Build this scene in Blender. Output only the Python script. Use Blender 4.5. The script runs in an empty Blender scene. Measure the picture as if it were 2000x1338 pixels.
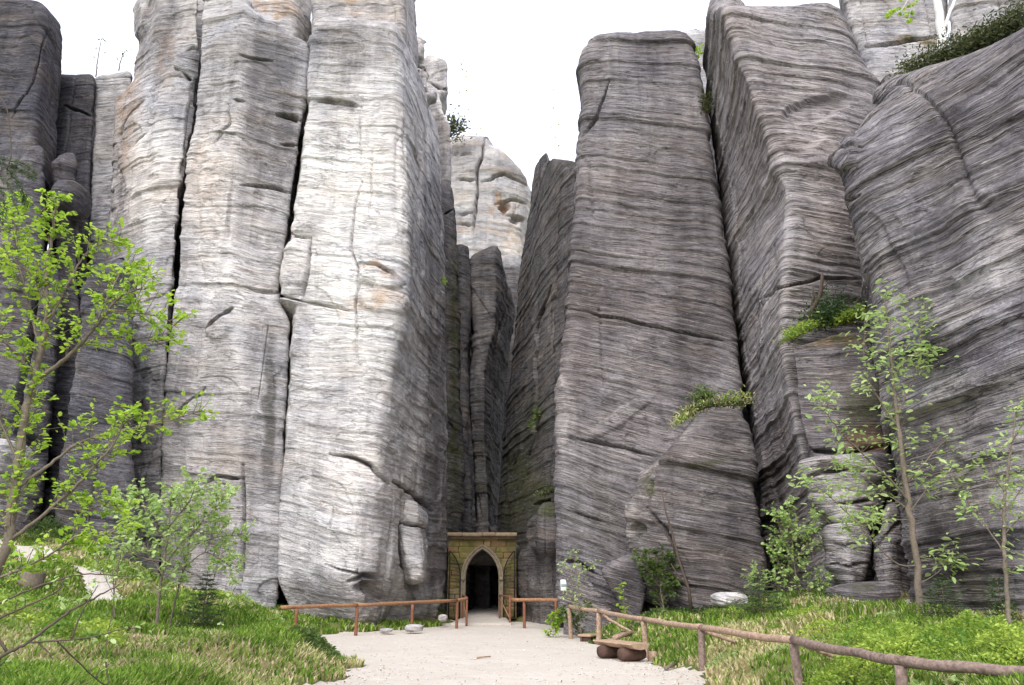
import bpy, math, random
import numpy as np
from mathutils import Vector

# ------------------------------------------------------------------ camera, sky, sun, exposure
SC = bpy.context.scene
FPX, CX, CY, HORIZON = 1500.0, 1000.0, 669.0, 1139.0       # focal length and centre in photograph pixels
PITCH = math.atan((HORIZON - CY) / FPX)
EYE = 1.7
cam_d = bpy.data.cameras.new("camera"); cam = bpy.data.objects.new("camera", cam_d)
SC.collection.objects.link(cam); SC.camera = cam
cam.location = (0, 0, EYE); cam.rotation_euler = (math.pi/2 + PITCH, 0, 0)
cam_d.sensor_width = 36.0; cam_d.lens = 36.0 * FPX / 2000.0; cam_d.clip_end = 3000

SUN_EL, SUN_AZ = math.radians(46), math.radians(196)        # azimuth clockwise from +Y (straight ahead)
world = bpy.data.worlds.new("World"); SC.world = world; world.use_nodes = True
wn = world.node_tree; wn.nodes.clear()
w_out = wn.nodes.new("ShaderNodeOutputWorld"); w_bg = wn.nodes.new("ShaderNodeBackground")
w_sky = wn.nodes.new("ShaderNodeTexSky"); w_sky.sky_type = 'NISHITA'; w_sky.sun_disc = False
w_sky.sun_elevation = SUN_EL; w_sky.sun_rotation = SUN_AZ
w_sky.air_density = 1.0; w_sky.dust_density = 4.0; w_sky.ozone_density = 1.0
w_mix = wn.nodes.new("ShaderNodeMix"); w_mix.data_type = 'RGBA'; w_mix.inputs[0].default_value = 0.86
w_mix.inputs[7].default_value = (4.15, 4.3, 4.95, 1)          # bright even cloud layer over the clear sky
wn.links.new(w_sky.outputs[0], w_mix.inputs[6]); wn.links.new(w_mix.outputs[2], w_bg.inputs[0])
w_bg.inputs[1].default_value = 0.14
wn.links.new(w_bg.outputs[0], w_out.inputs[0])
sun_d = bpy.data.lights.new("sun", 'SUN'); sun = bpy.data.objects.new("sun", sun_d); SC.collection.objects.link(sun)
sun_d.energy = 1.4; sun_d.angle = math.radians(46); sun_d.color = (1.0, 0.985, 0.965)
_sd = Vector((math.sin(SUN_AZ)*math.cos(SUN_EL), math.cos(SUN_AZ)*math.cos(SUN_EL), math.sin(SUN_EL)))
sun.rotation_euler = _sd.to_track_quat('Z', 'Y').to_euler()
sun.location = (0, -10, 40)
SC.view_settings.view_transform = 'Standard'; SC.view_settings.look = 'None'
SC.view_settings.exposure = 1.45; SC.view_settings.gamma = 1.0
SC.cycles.max_bounces = 6; SC.cycles.diffuse_bounces = 4; SC.cycles.transmission_bounces = 3

RES = 0.046                                                   # grid step of the visible rock faces, metres
rng = np.random.default_rng(7); random.seed(7)
SP, CP = math.sin(PITCH), math.cos(PITCH)

# ------------------------------------------------------------------ helpers
def ray(px, py):
    u, v = (px - CX)/FPX, (CY - py)/FPX
    return u, CP - v*SP, SP + v*CP
def P(px, py, Y):                                             # point seen at a photograph pixel, at distance Y
    a, b, c = ray(px, py); s = Y/b
    return np.array((a*s, Y, EYE + c*s))
def G(px, py, z=0.0):                                         # point seen at a pixel on the level z
    a, b, c = ray(px, py); s = (z - EYE)/c
    return np.array((a*s, b*s, z))
def project(p):
    d = p[:, 1]*CP + (p[:, 2]-EYE)*SP
    v = -p[:, 1]*SP + (p[:, 2]-EYE)*CP
    d = np.maximum(d, 0.1)
    return CX + FPX*p[:, 0]/d, CY - FPX*v/d

def _hash(ix, iy, iz, seed):
    h = (ix.astype(np.int64)*374761393 + iy.astype(np.int64)*668265263 + iz.astype(np.int64)*2147483647 + seed*974711) & 0xffffffff
    h = ((h ^ (h >> 13))*1274126177) & 0xffffffff
    h = ((h ^ (h >> 16))*2246822519) & 0xffffffff
    return ((h ^ (h >> 15)) & 0xffff)/65535.0
def noise(x, y, z, seed=0):                                   # value noise, -1..1
    ix, iy, iz = np.floor(x), np.floor(y), np.floor(z)
    fx, fy, fz = x-ix, y-iy, z-iz
    fx = fx*fx*fx*(fx*(fx*6-15)+10); fy = fy*fy*fy*(fy*(fy*6-15)+10); fz = fz*fz*fz*(fz*(fz*6-15)+10)
    r = 0
    for dx in (0, 1):
        wx = fx if dx else 1-fx
        for dy in (0, 1):
            wy = fy if dy else 1-fy
            for dz in (0, 1):
                r = r + wx*wy*(fz if dz else 1-fz)*_hash(ix+dx, iy+dy, iz+dz, seed)
    return r*2-1
def fbm(x, y, z, seed=0, o=3):
    r, a = 0, 1.0
    for k in range(o):
        r = r + a*noise(x*2**k, y*2**k, z*2**k, seed+k*17); a *= 0.5
    return r
def sstep(a, b, x):
    t = np.clip((x-a)/(b-a), 0, 1); return t*t*(3-2*t)

class MB:                                                     # collects quads and triangles into one mesh
    def __init__(s): s.v, s.q, s.t, s.n, s.a = [], [], [], 0, []
    def add(s, v, q=None, t=None, a=None):
        v = np.asarray(v, float).reshape(-1, 3)
        if q is not None and len(q): s.q.append(np.asarray(q, np.int64)+s.n)
        if t is not None and len(t): s.t.append(np.asarray(t, np.int64)+s.n)
        s.v.append(v); s.n += len(v)
        s.a.append(np.zeros(len(v)) if a is None else np.broadcast_to(a, (len(v),)))
    def build(s, name, mat, parent=None, smooth=True, attrs=None, attr_name='rnd'):
        v = np.concatenate(s.v) if s.v else np.zeros((0, 3))
        if parent is not None: v = v - np.array(parent.location)
        q = np.concatenate(s.q) if s.q else np.zeros((0, 4), np.int64)
        t = np.concatenate(s.t) if s.t else np.zeros((0, 3), np.int64)
        me = bpy.data.meshes.new(name)
        me.vertices.add(len(v)); me.vertices.foreach_set('co', v.astype(np.float32).ravel())
        nl = len(q)*4 + len(t)*3
        me.loops.add(nl); me.polygons.add(len(q)+len(t))
        me.loops.foreach_set('vertex_index', np.concatenate([q.ravel(), t.ravel()]).astype(np.int32))
        st = np.concatenate([np.arange(len(q))*4, len(q)*4 + np.arange(len(t))*3]).astype(np.int32)
        me.polygons.foreach_set('loop_start', st)
        me.polygons.foreach_set('use_smooth', np.full(len(st), smooth, bool))
        me.update(calc_edges=True); me.validate()
        a = me.attributes.new(attr_name, 'FLOAT', 'POINT'); a.data.foreach_set('value', np.concatenate(s.a).astype(np.float32))
        for k, arr in (attrs or {}).items():
            if arr.ndim == 2:
                at = me.attributes.new(k, 'FLOAT_COLOR', 'POINT'); at.data.foreach_set('color', arr.astype(np.float32).ravel())
            else:
                at = me.attributes.new(k, 'FLOAT', 'POINT'); at.data.foreach_set('value', arr.astype(np.float32))
        me.materials.append(mat)
        o = bpy.data.objects.new(name, me); SC.collection.objects.link(o)
        if parent is not None: o.parent = parent
        return o
def tag(o, label, cat, group=None):
    o['label'] = label; o['category'] = cat; o['kind'] = 'thing'
    if group: o['group'] = group
    return o
def thing(name, loc, label, cat, group=None):
    o = bpy.data.objects.new(name, None); SC.collection.objects.link(o); o.location = tuple(float(c) for c in loc)
    o.empty_display_size = 0.2
    return tag(o, label, cat, group)

def grid_faces(nr, nc, wrap=True):
    i = np.arange(nc if wrap else nc-1); j = np.arange(nr-1)
    I, J = np.meshgrid(i, j); I2 = (I+1) % nc
    return np.stack([J*nc+I, J*nc+I2, (J+1)*nc+I2, (J+1)*nc+I], -1).reshape(-1, 4)
def catmull(pts, n=6):
    p = np.asarray(pts, float)
    if len(p) < 3: return np.array([p[0]+(p[-1]-p[0])*t for t in np.linspace(0, 1, n+1)])
    q = np.vstack([2*p[0]-p[1], p, 2*p[-1]-p[-2]]); out = []
    for i in range(1, len(q)-2):
        for t in np.arange(n)/n:
            a, b, c, d = q[i-1], q[i], q[i+1], q[i+2]
            out.append(0.5*(2*b + (c-a)*t + (2*a-5*b+4*c-d)*t*t + (3*b-a-3*c+d)*t**3))
    out.append(p[-1]); return np.array(out)
def tube(mb, pts, r0, r1, sides=7, rough=0.0, cap=True, a=0.0, radii=None):
    p = np.asarray(pts, float); n = len(p)
    t = np.gradient(p, axis=0); t /= np.linalg.norm(t, axis=1)[:, None]+1e-9
    ref = np.array((0, 0, 1.0)) if abs(t[:, 2]).mean() < 0.8 else np.array((0, 1.0, 0))
    u = np.cross(t, ref); u /= np.linalg.norm(u, axis=1)[:, None]+1e-9
    w = np.cross(t, u)
    th = np.arange(sides)*2*np.pi/sides
    r = np.linspace(r0, r1, n) if radii is None else radii
    rr = r[:, None]*(1 + rough*rng.normal(size=(n, sides)))
    v = p[:, None, :] + rr[..., None]*(np.cos(th)[None, :, None]*u[:, None, :] + np.sin(th)[None, :, None]*w[:, None, :])
    q = grid_faces(n, sides)[:, ::-1]
    vv = v.reshape(-1, 3); tri = []
    if cap:
        vv = np.vstack([vv, p[0], p[-1]]); k = n*sides
        for i in range(sides):
            j = (i+1) % sides
            tri.append((k, i, j)); tri.append((k+1, (n-1)*sides+j, (n-1)*sides+i))
    mb.add(vv, q, tri, a)
def box(mb, c, s, rz=0.0, bev=0.0, a=0.0, tilt=0.0):
    c = np.asarray(c, float); x, y, z = [k/2 for k in s]; b = min(bev, x*.9, y*.9, z*.9)
    if b <= 0:
        v = np.array([(i*x, j*y, k*z) for k in (-1, 1) for j in (-1, 1) for i in (-1, 1)])
        q = [(0, 2, 3, 1), (4, 5, 7, 6), (0, 1, 5, 4), (2, 6, 7, 3), (0, 4, 6, 2), (1, 3, 7, 5)]; t = None
    else:
        rings = []
        for zz, ins in ((-z, b), (-z+b, 0), (z-b, 0), (z, b)):
            X, Y = x-ins, y-ins; o = max(b-ins, 0)
            rings.append([(-X+o, -Y, zz), (X-o, -Y, zz), (X, -Y+o, zz), (X, Y-o, zz), (X-o, Y, zz), (-X+o, Y, zz), (-X, Y-o, zz), (-X, -Y+o, zz)])
        v = np.array(rings).reshape(-1, 3); q = list(grid_faces(4, 8))
        q += [(7, 6, 1, 0), (6, 5, 2, 1), (5, 4, 3, 2)]; k = 24
        q += [(k, k+1, k+6, k+7), (k+1, k+2, k+5, k+6), (k+2, k+3, k+4, k+5)]; t = None
    if tilt: 
        ct, st = math.cos(tilt), math.sin(tilt); v = np.stack([v[:, 0]*ct+v[:, 2]*st, v[:, 1], -v[:, 0]*st+v[:, 2]*ct], 1)
    ca, sa = math.cos(rz), math.sin(rz)
    v = np.stack([v[:, 0]*ca-v[:, 1]*sa, v[:, 0]*sa+v[:, 1]*ca, v[:, 2]], 1)+c
    mb.add(v, q, t, a)

# ------------------------------------------------------------------ materials
class NT:
    def __init__(s, name):
        s.m = bpy.data.materials.new(name); s.m.use_nodes = True; s.t = s.m.node_tree; s.t.nodes.clear()
        s.out = s.n('ShaderNodeOutputMaterial')
    def n(s, k, **kw):
        x = s.t.nodes.new(k)
        for a, b in kw.items(): setattr(x, a, b)
        return x
    def l(s, a, b): s.t.links.new(a, b)
    def val(s, sock, v):
        if hasattr(v, 'is_output'): s.l(v, sock)
        else: sock.default_value = v
    def math(s, op, a, b=0.0, clamp=False):
        x = s.n('ShaderNodeMath', operation=op, use_clamp=clamp); s.val(x.inputs[0], a); s.val(x.inputs[1], b); return x.outputs[0]
    def noise(s, vec, scale, detail=4, rough=0.55, dist=0.0):
        x = s.n('ShaderNodeTexNoise'); s.l(vec, x.inputs['Vector']); x.inputs['Scale'].default_value = scale
        x.inputs['Detail'].default_value = detail; x.inputs['Roughness'].default_value = rough; x.inputs['Distortion'].default_value = dist
        return x.outputs['Fac']
    def mix(s, f, a, b, mode='MIX'):
        x = s.n('ShaderNodeMix', data_type='RGBA', blend_type=mode); s.val(x.inputs[0], f); s.val(x.inputs[6], a); s.val(x.inputs[7], b); return x.outputs[2]
    def ramp(s, f, stops):
        x = s.n('ShaderNodeValToRGB'); s.l(f, x.inputs[0]); e = x.color_ramp.elements
        while len(e) < len(stops): e.new(0.5)
        for k, (p, c) in enumerate(stops): e[k].position = p; e[k].color = (*c, 1) if len(c) == 3 else c
        return x.outputs[0]
    def attr(s, name): 
        x = s.n('ShaderNodeAttribute'); x.attribute_name = name; return x
    def bump(s, h, strength=0.5, dist=0.03):
        x = s.n('ShaderNodeBump'); s.l(h, x.inputs['Height']); x.inputs['Strength'].default_value = strength; x.inputs['Distance'].default_value = dist
        return x.outputs[0]
    def pbr(s, col, rough=0.9, normal=None, spec=0.2):
        x = s.n('ShaderNodeBsdfPrincipled'); s.val(x.inputs['Base Color'], col); s.val(x.inputs['Roughness'], rough)
        x.inputs['Specular IOR Level'].default_value = spec
        if normal is not None: s.l(normal, x.inputs['Normal'])
        s.l(x.outputs[0], s.out.inputs[0]); return x
    def pos(s): return s.n('ShaderNodeNewGeometry').outputs['Position']
    def comb(s, x, y, z):
        c = s.n('ShaderNodeCombineXYZ'); s.val(c.inputs[0], x); s.val(c.inputs[1], y); s.val(c.inputs[2], z); return c.outputs[0]

def rock_material(name, dark, mid, pale, band=1.0, streak=1.0, contrast=1.0, warm=0.25, ledge_light=.4):
    s = NT(name); pos = s.pos(); sep = s.n('ShaderNodeSeparateXYZ'); s.l(pos, sep.inputs[0])
    X, Y, Z = sep.outputs; S = s.attr('bed').outputs['Fac']; st = s.attr('stain')
    rgb = s.n('ShaderNodeSeparateColor'); s.l(st.outputs['Color'], rgb.inputs[0])
    vb = s.comb(s.math('MULTIPLY', X, .3), s.math('MULTIPLY', Y, .3), S)
    n1 = s.noise(vb, 2.0, 5, .6); n2 = s.noise(vb, 8.0, 4, .6)
    n3 = s.noise(pos, .22, 5, .6, .4)
    vs = s.comb(X, Y, s.math('MULTIPLY', Z, .07)); n4 = s.noise(vs, 1.3, 6, .62)
    n5 = s.noise(pos, 14.0, 6, .7); n6 = s.noise(pos, 1.4, 6, .65, .3)
    def w(n, k): return s.math('MULTIPLY', s.math('SUBTRACT', n, .5), k)
    v = s.math('ADD', .5, w(n1, .5*band*contrast)); v = s.math('ADD', v, w(n2, .30*band*contrast)); v = s.math('ADD', v, w(n3, .9*contrast))
    v = s.math('ADD', v, w(n4, .85*streak*contrast)); v = s.math('ADD', v, w(n5, .55)); v = s.math('ADD', v, w(n6, .6*contrast))
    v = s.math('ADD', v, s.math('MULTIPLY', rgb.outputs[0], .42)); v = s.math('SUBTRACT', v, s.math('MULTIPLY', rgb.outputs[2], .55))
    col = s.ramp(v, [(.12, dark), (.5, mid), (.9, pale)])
    ln = s.math('ABSOLUTE', s.math('SUBTRACT', s.noise(s.comb(s.math('MULTIPLY', X, .55), s.math('MULTIPLY', Y, .55), s.math('MULTIPLY', S, 3.2)), 1.0, 5, .55), .5))
    line = s.ramp(ln, [(0.0, (1, 1, 1)), (.022, (0, 0, 0))]); gate = s.ramp(s.noise(pos, .8, 3, .6), [(.36, (0, 0, 0)), (.52, (1, 1, 1))]); line = s.math('MULTIPLY', line, gate)
    col = s.mix(s.math('MULTIPLY', line, .6), col, (*dark, 1))
    ws = s.math('MULTIPLY', s.ramp(s.noise(s.comb(X, Y, s.math('MULTIPLY', Z, .035)), 1.9, 5, .6), [(.54, (0, 0, 0)), (.68, (1, 1, 1))]), s.ramp(s.noise(pos, .3, 3, .5), [(.42, (0, 0, 0)), (.6, (1, 1, 1))]))
    col = s.mix(s.math('MULTIPLY', ws, .55*streak), col, (dark[0]*.8, dark[1]*.8, dark[2]*.8, 1))
    lm = s.noise(s.comb(s.math('MULTIPLY', X, .10), s.math('MULTIPLY', Y, .10), s.math('MULTIPLY', S, 3.4)), 1.0, 4, .62)  # dark and pale line pairs paint ledge shade and lit lips into the banding
    lg = s.math('MULTIPLY', s.ramp(s.noise(pos, .45, 4, .6), [(.28, (0, 0, 0)), (.48, (1, 1, 1))]), ledge_light)
    ld = s.ramp(lm, [(.40, (0, 0, 0)), (.425, (.8, .8, .8)), (.435, (0, 0, 0)), (.487, (0, 0, 0)), (.50, (1, 1, 1)), (.506, (0, 0, 0)), (.58, (0, 0, 0)), (.595, (.8, .8, .8)), (.602, (0, 0, 0))])
    lp = s.ramp(lm, [(.435, (0, 0, 0)), (.445, (.6, .6, .6)), (.465, (0, 0, 0)), (.506, (0, 0, 0)), (.516, (1, 1, 1)), (.54, (0, 0, 0)), (.602, (0, 0, 0)), (.612, (.8, .8, .8)), (.64, (0, 0, 0))])
    col = s.mix(s.math('MULTIPLY', ld, lg), col, (dark[0]*.9, dark[1]*.9, dark[2]*.9, 1)); col = s.mix(s.math('MULTIPLY', lp, s.math('MULTIPLY', lg, .6)), col, (pale[0]*1.05, pale[1]*1.0, pale[2]*.92, 1))
    pit = s.ramp(s.noise(pos, 26, 3, .6), [(.30, (1, 1, 1)), (.40, (0, 0, 0))])
    big = s.noise(pos, .13, 4, .6, .6)
    col = s.mix(s.ramp(big, [(.42, (0, 0, 0)), (.64, (.35, .35, .35))]), col, (1.0, .88, .78, 1), 'MULTIPLY'); col = s.mix(s.ramp(big, [(.30, (.7, .7, .7)), (.44, (0, 0, 0))]), col, (.74, .76, .84, 1), 'MULTIPLY')
    # warm buff and rust tints, lichen speckle, algae
    buff = s.ramp(s.noise(vb, 1.1, 6, .65), [(.5, (0, 0, 0)), (.72, (1, 1, 1))])
    col = s.mix(s.math('MULTIPLY', buff, warm), col, (.42, .31, .20, 1))
    oc = s.math('MULTIPLY', rgb.outputs[1], s.ramp(s.noise(pos, 1.6, 7, .65), [(.36, (0, 0, 0)), (.62, (1, 1, 1))]))
    col = s.mix(s.math('MULTIPLY', oc, .9), col, (.42, .22, .07, 1))
    lich = s.ramp(s.noise(pos, 5.5, 5, .7), [(.64, (0, 0, 0)), (.7, (1, 1, 1))])
    col = s.mix(s.math('MULTIPLY', lich, .28), col, (.5, .5, .48, 1))
    mo = s.math('MULTIPLY', st.outputs['Alpha'], s.ramp(s.noise(pos, 2.3, 7, .7), [(.3, (0, 0, 0)), (.62, (1, 1, 1))]))
    col = s.mix(s.math('MULTIPLY', mo, .9), col, (.060, .068, .016, 1))
    h = s.math('ADD', s.math('MULTIPLY', n2, 1.0), s.math('MULTIPLY', n5, .35)); h = s.math('ADD', h, s.math('MULTIPLY', n1, .9)); h = s.math('ADD', h, s.math('MULTIPLY', n6, .5)); h = s.math('SUBTRACT', h, s.math('MULTIPLY', line, .5)); h = s.math('SUBTRACT', h, s.math('MULTIPLY', pit, .35)); h = s.math('ADD', h, s.math('MULTIPLY', s.math('SUBTRACT', lp, ld), s.math('MULTIPLY', lg, .5)))
    s.pbr(col, .93, s.bump(h, .8, .09), .15); return s.m

M = {}
M['pale']  = rock_material('pale_sandstone', (.18, .172, .18), (.50, .482, .48), (.78, .755, .715), 1.0, .9, .85, .25, .45)
M['left']  = rock_material('grey_sandstone', (.14, .133, .14), (.41, .393, .397), (.68, .655, .635), 1.0, .9, .95, .26, .5)
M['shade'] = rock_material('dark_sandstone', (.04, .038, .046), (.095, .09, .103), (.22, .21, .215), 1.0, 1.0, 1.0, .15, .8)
M['right'] = rock_material('brown_grey_sandstone', (.06, .053, .056), (.175, .160, .168), (.37, .345, .345), .75, .8, .95, .12, 1.0)
M['block'] = rock_material('dark_brown_sandstone', (.045, .039, .041), (.135, .121, .124), (.33, .305, .295), .75, .7, .9, .12, 1.0)
M['wavy']  = rock_material('lilac_grey_sandstone', (.085, .077, .081), (.285, .262, .270), (.50, .47, .465), .75, .6, .9, .18, 1.0)
M['bold']  = rock_material('boldly_banded_sandstone', (.05, .044, .048), (.175, .161, .169), (.44, .415, .415), 1.25, .6, 1.0, .1, 1.0)
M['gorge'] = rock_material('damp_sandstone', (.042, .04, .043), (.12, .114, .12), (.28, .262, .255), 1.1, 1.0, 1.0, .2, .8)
M['tower'] = rock_material('cream_sandstone', (.22, .212, .215), (.40, .385, .38), (.62, .585, .54), .9, 1.0, 1.0, .5)

def simple(name, col, var=.25, scale=8, rough=.85, bumpd=.01, stretch=None, spec=.2):
    s = NT(name); pos = s.pos()
    if stretch:
        sep = s.n('ShaderNodeSeparateXYZ'); s.l(pos, sep.inputs[0])
        pos = s.comb(*[s.math('MULTIPLY', sep.outputs[k], stretch[k]) for k in range(3)])
    n = s.noise(pos, scale, 6, .65)
    d = tuple(c*(1-var) for c in col); p = tuple(min(1, c*(1+var)) for c in col)
    s.pbr(s.ramp(n, [(.25, d), (.75, p)]), rough, s.bump(n, .6, bumpd), spec); return s.m
def leaf_material(name, c0, c1, trans=.45, tcol=None):
    s = NT(name); r = s.attr('rnd').outputs['Fac']
    col = s.ramp(r, [(0.0, c0), (1.0, c1)])
    d = s.n('ShaderNodeBsdfPrincipled'); s.l(col, d.inputs['Base Color']); d.inputs['Roughness'].default_value = .5; d.inputs['Specular IOR Level'].default_value = .3
    t = s.n('ShaderNodeBsdfTranslucent'); s.l(s.mix(.5, col, (tcol or (.30, .42, .05))+(1,)), t.inputs[0])
    m = s.n('ShaderNodeMixShader'); m.inputs[0].default_value = trans
    s.l(d.outputs[0], m.inputs[1]); s.l(t.outputs[0], m.inputs[2]); s.l(m.outputs[0], s.out.inputs[0]); return s.m
M['leaf'] = leaf_material('spring_leaf', (.20, .38, .03), (.46, .60, .09), .5, (.55, .75, .08))
M['leaf2'] = leaf_material('pale_leaf', (.27, .42, .12), (.55, .66, .30), .45, (.55, .72, .22))
M['leafdark'] = leaf_material('dull_leaf', (.05, .10, .025), (.16, .22, .06), .35, (.18, .28, .05))
M['bilberry'] = leaf_material('bilberry_leaf', (.09, .20, .025), (.44, .54, .09), .4, (.42, .56, .08))
M['needle'] = leaf_material('spruce_needle', (.02, .05, .018), (.08, .13, .04), .2, (.08, .16, .03))
M['heath'] = leaf_material('heather_leaf', (.03, .045, .018), (.14, .15, .06), .2, (.12, .16, .04))
M['grass'] = NT('grass_blade').m
def _grass():
    m = M['grass']; t = m.node_tree; t.nodes.clear(); s = NT.__new__(NT); s.m, s.t = m, t; s.out = s.n('ShaderNodeOutputMaterial')
    col = s.ramp(s.attr('rnd').outputs['Fac'], [(0, (.08, .17, .025)), (.5, (.25, .37, .06)), (.62, (.38, .43, .14)), (.8, (.55, .46, .26)), (1, (.72, .62, .42))])
    d = s.n('ShaderNodeBsdfDiffuse'); s.l(col, d.inputs[0]); tr = s.n('ShaderNodeBsdfTranslucent'); s.l(col, tr.inputs[0])
    x = s.n('ShaderNodeMixShader'); x.inputs[0].default_value = .4; s.l(d.outputs[0], x.inputs[1]); s.l(tr.outputs[0], x.inputs[2]); s.l(x.outputs[0], s.out.inputs[0])
_grass()
M['bark'] = simple('grey_brown_bark', (.16, .13, .10), .4, 20, .9, .01)
M['twig'] = simple('dark_twig', (.085, .065, .05), .3, 20, .9, .01)
M['birch'] = simple('white_birch_bark', (.62, .60, .57), .25, 9, .8, .01, (3, 3, 8))
M['rail'] = simple('debarked_orange_timber', (.28, .15, .08), .5, 16, .8, .02)
M['railpale'] = simple('weathered_tan_timber', (.33, .23, .165), .6, 17, .85, .025)
M['railgrey'] = simple('weathered_brown_timber', (.20, .145, .12), .65, 17, .85, .025)
M['post'] = simple('red_brown_post', (.20, .085, .05), .3, 12, .8, .006)
M['benchtop'] = simple('bench_plank', (.36, .25, .17), .3, 9, .7, .006)
M['benchlog'] = simple('dark_bench_log', (.085, .05, .038), .45, 7, .85, .01)
M['iron'] = simple('black_iron', (.012, .012, .014), .2, 20, .6, .002)
M['litter'] = leaf_material('dead_leaf', (.16, .10, .05), (.38, .25, .13), .1, (.3, .2, .1))
M['whitestone'] = simple('pale_boulder', (.55, .52, .48), .3, 5, .9, .03)
M['trimstone'] = simple('arch_stone', (.20, .165, .115), .35, 6, .9, .015)
M['coping'] = simple('coping_stone', (.24, .18, .115), .4, 5, .9, .02)
M['paint'] = simple('white_paint', (.8, .8, .8), .04, 30, .7, .001)
M['paintgreen'] = simple('grey_green_paint', (.22, .30, .27), .1, 30, .7, .001)

# ------------------------------------------------------------------ terrain
PATH = [(650, 1345), (692, 1301), (640, 1284), (575, 1262), (562, 1254), (600, 1243), (720, 1236), (806, 1230), (900, 1218), 'passage',
        (1000, 1214), (1078, 1216), (1115, 1232), (1180, 1262), (1262, 1294), (1330, 1316), (1400, 1338), (1440, 1352)]
path_poly = np.array([(-2.6, -3), (-2.9, 6)] + [q for p in PATH for q in ([(-2.35, 36), (-2.35, 48), (-.35, 48), (-.3, 36)] if p == 'passage' else [tuple(G(*p)[:2])])] + [(3.1, 6), (2.6, -3)])
def poly_dist(x, y, poly):                                    # signed distance, negative inside
    d = np.full(x.shape, 1e9); inside = np.zeros(x.shape, bool); n = len(poly)
    for i in range(n):
        ax, ay = poly[i]; bx, by = poly[(i+1) % n]; ex, ey = bx-ax, by-ay
        t = np.clip(((x-ax)*ex+(y-ay)*ey)/(ex*ex+ey*ey+1e-12), 0, 1)
        d = np.minimum(d, np.hypot(x-ax-t*ex, y-ay-t*ey))
        c = ((ay > y) != (by > y)) & (x < (bx-ax)*(y-ay)/(by-ay+1e-12)+ax); inside ^= c
    return np.where(inside, -d, d)
A = [P(0, 1338, 8.5), P(0, 1200, 14), P(60, 1112, 21), P(30, 1072, 26), P(90, 1044, 27.5), P(240, 1190, 20), P(470, 1190, 29.3), P(305, 1252, 17),
     P(550, 1222, 28), P(450, 1330, 12), P(250, 1338, 10), P(130, 1240, 13), P(150, 1120, 24), P(1500, 1330, 12), P(1750, 1345, 9), P(2000, 1345, 7.2), P(1260, 1255, 20), P(1500, 1172, 23),
     P(1600, 1158, 22), P(1790, 1195, 17), P(1950, 1250, 13), P(2000, 1205, 16), P(1350, 1205, 23.5), P(1400, 1290, 15), P(1650, 1260, 14), P(1180, 1215, 25.5), P(1700, 1172, 19.5)]
A += [np.array(q, float) for q in ((-30, 30, 4), (-14, 4, .9), (-6, 2, .4), (6, 2, .6), (13, 12, 1.3), (20, 25, 1.6), (-30, 5, 2), (30, 5, 2), (-5, 31, .15), (-3, 33, .1), (2, 31, .1),
     (-1.4, 36, .1), (-1.4, 44, .5), (-1.4, 60, 1), (10, 60, 2), (-20, 60, 4), (-12, 45, 3), (10, 40, 2), (60, 60, 3), (-60, 60, 5), (0, 150, 3))]
A = np.array(A)
def T(x, y):
    x, y = np.asarray(x, float), np.asarray(y, float); num = den = 0
    for ax, ay, az in A:
        w = 1/((x-ax)**2+(y-ay)**2+.35)**1.5; num = num+w*az; den = den+w
    d = poly_dist(x, y, path_poly)
    z = num/den*sstep(0.0, 1.6, d)
    return z + sstep(.1, 1.2, d)*(.10*fbm(x*.7, y*.7, x*0, 3, 3)) + .012*noise(x*2, y*2, x*0, 4)
def Tz(x, y): return float(T(np.array([x]), np.array([y]))[0])
def graded(lo, a, b, hi, step, far):
    return np.concatenate([np.linspace(lo, a, far, endpoint=False)**1.0, np.arange(a, b, step), np.linspace(b, hi, far)])
gx = graded(-600, -26, 22, 600, .16, 24); gy = graded(-300, -3, 50, 1500, .16, 24)
X, Y = np.meshgrid(gx, gy); Zt = T(X, Y)
mb = MB(); mb.add(np.stack([X, Y, Zt], -1).reshape(-1, 3), grid_faces(len(gy), len(gx), False))
s = NT('soil_and_turf'); ps = s.pos(); n = s.noise(ps, .9, 6, .65); n2 = s.noise(ps, 9, 5, .7)
col = s.mix(n2, s.ramp(n, [(.35, (.07, .10, .02)), (.5, (.14, .15, .05)), (.62, (.26, .20, .12))]), (.10, .12, .035, 1))
s.pbr(col, .95, s.bump(n2, .8, .05), .1)
ground = mb.build('ground', s.m); ground['kind'] = 'structure'

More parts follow.
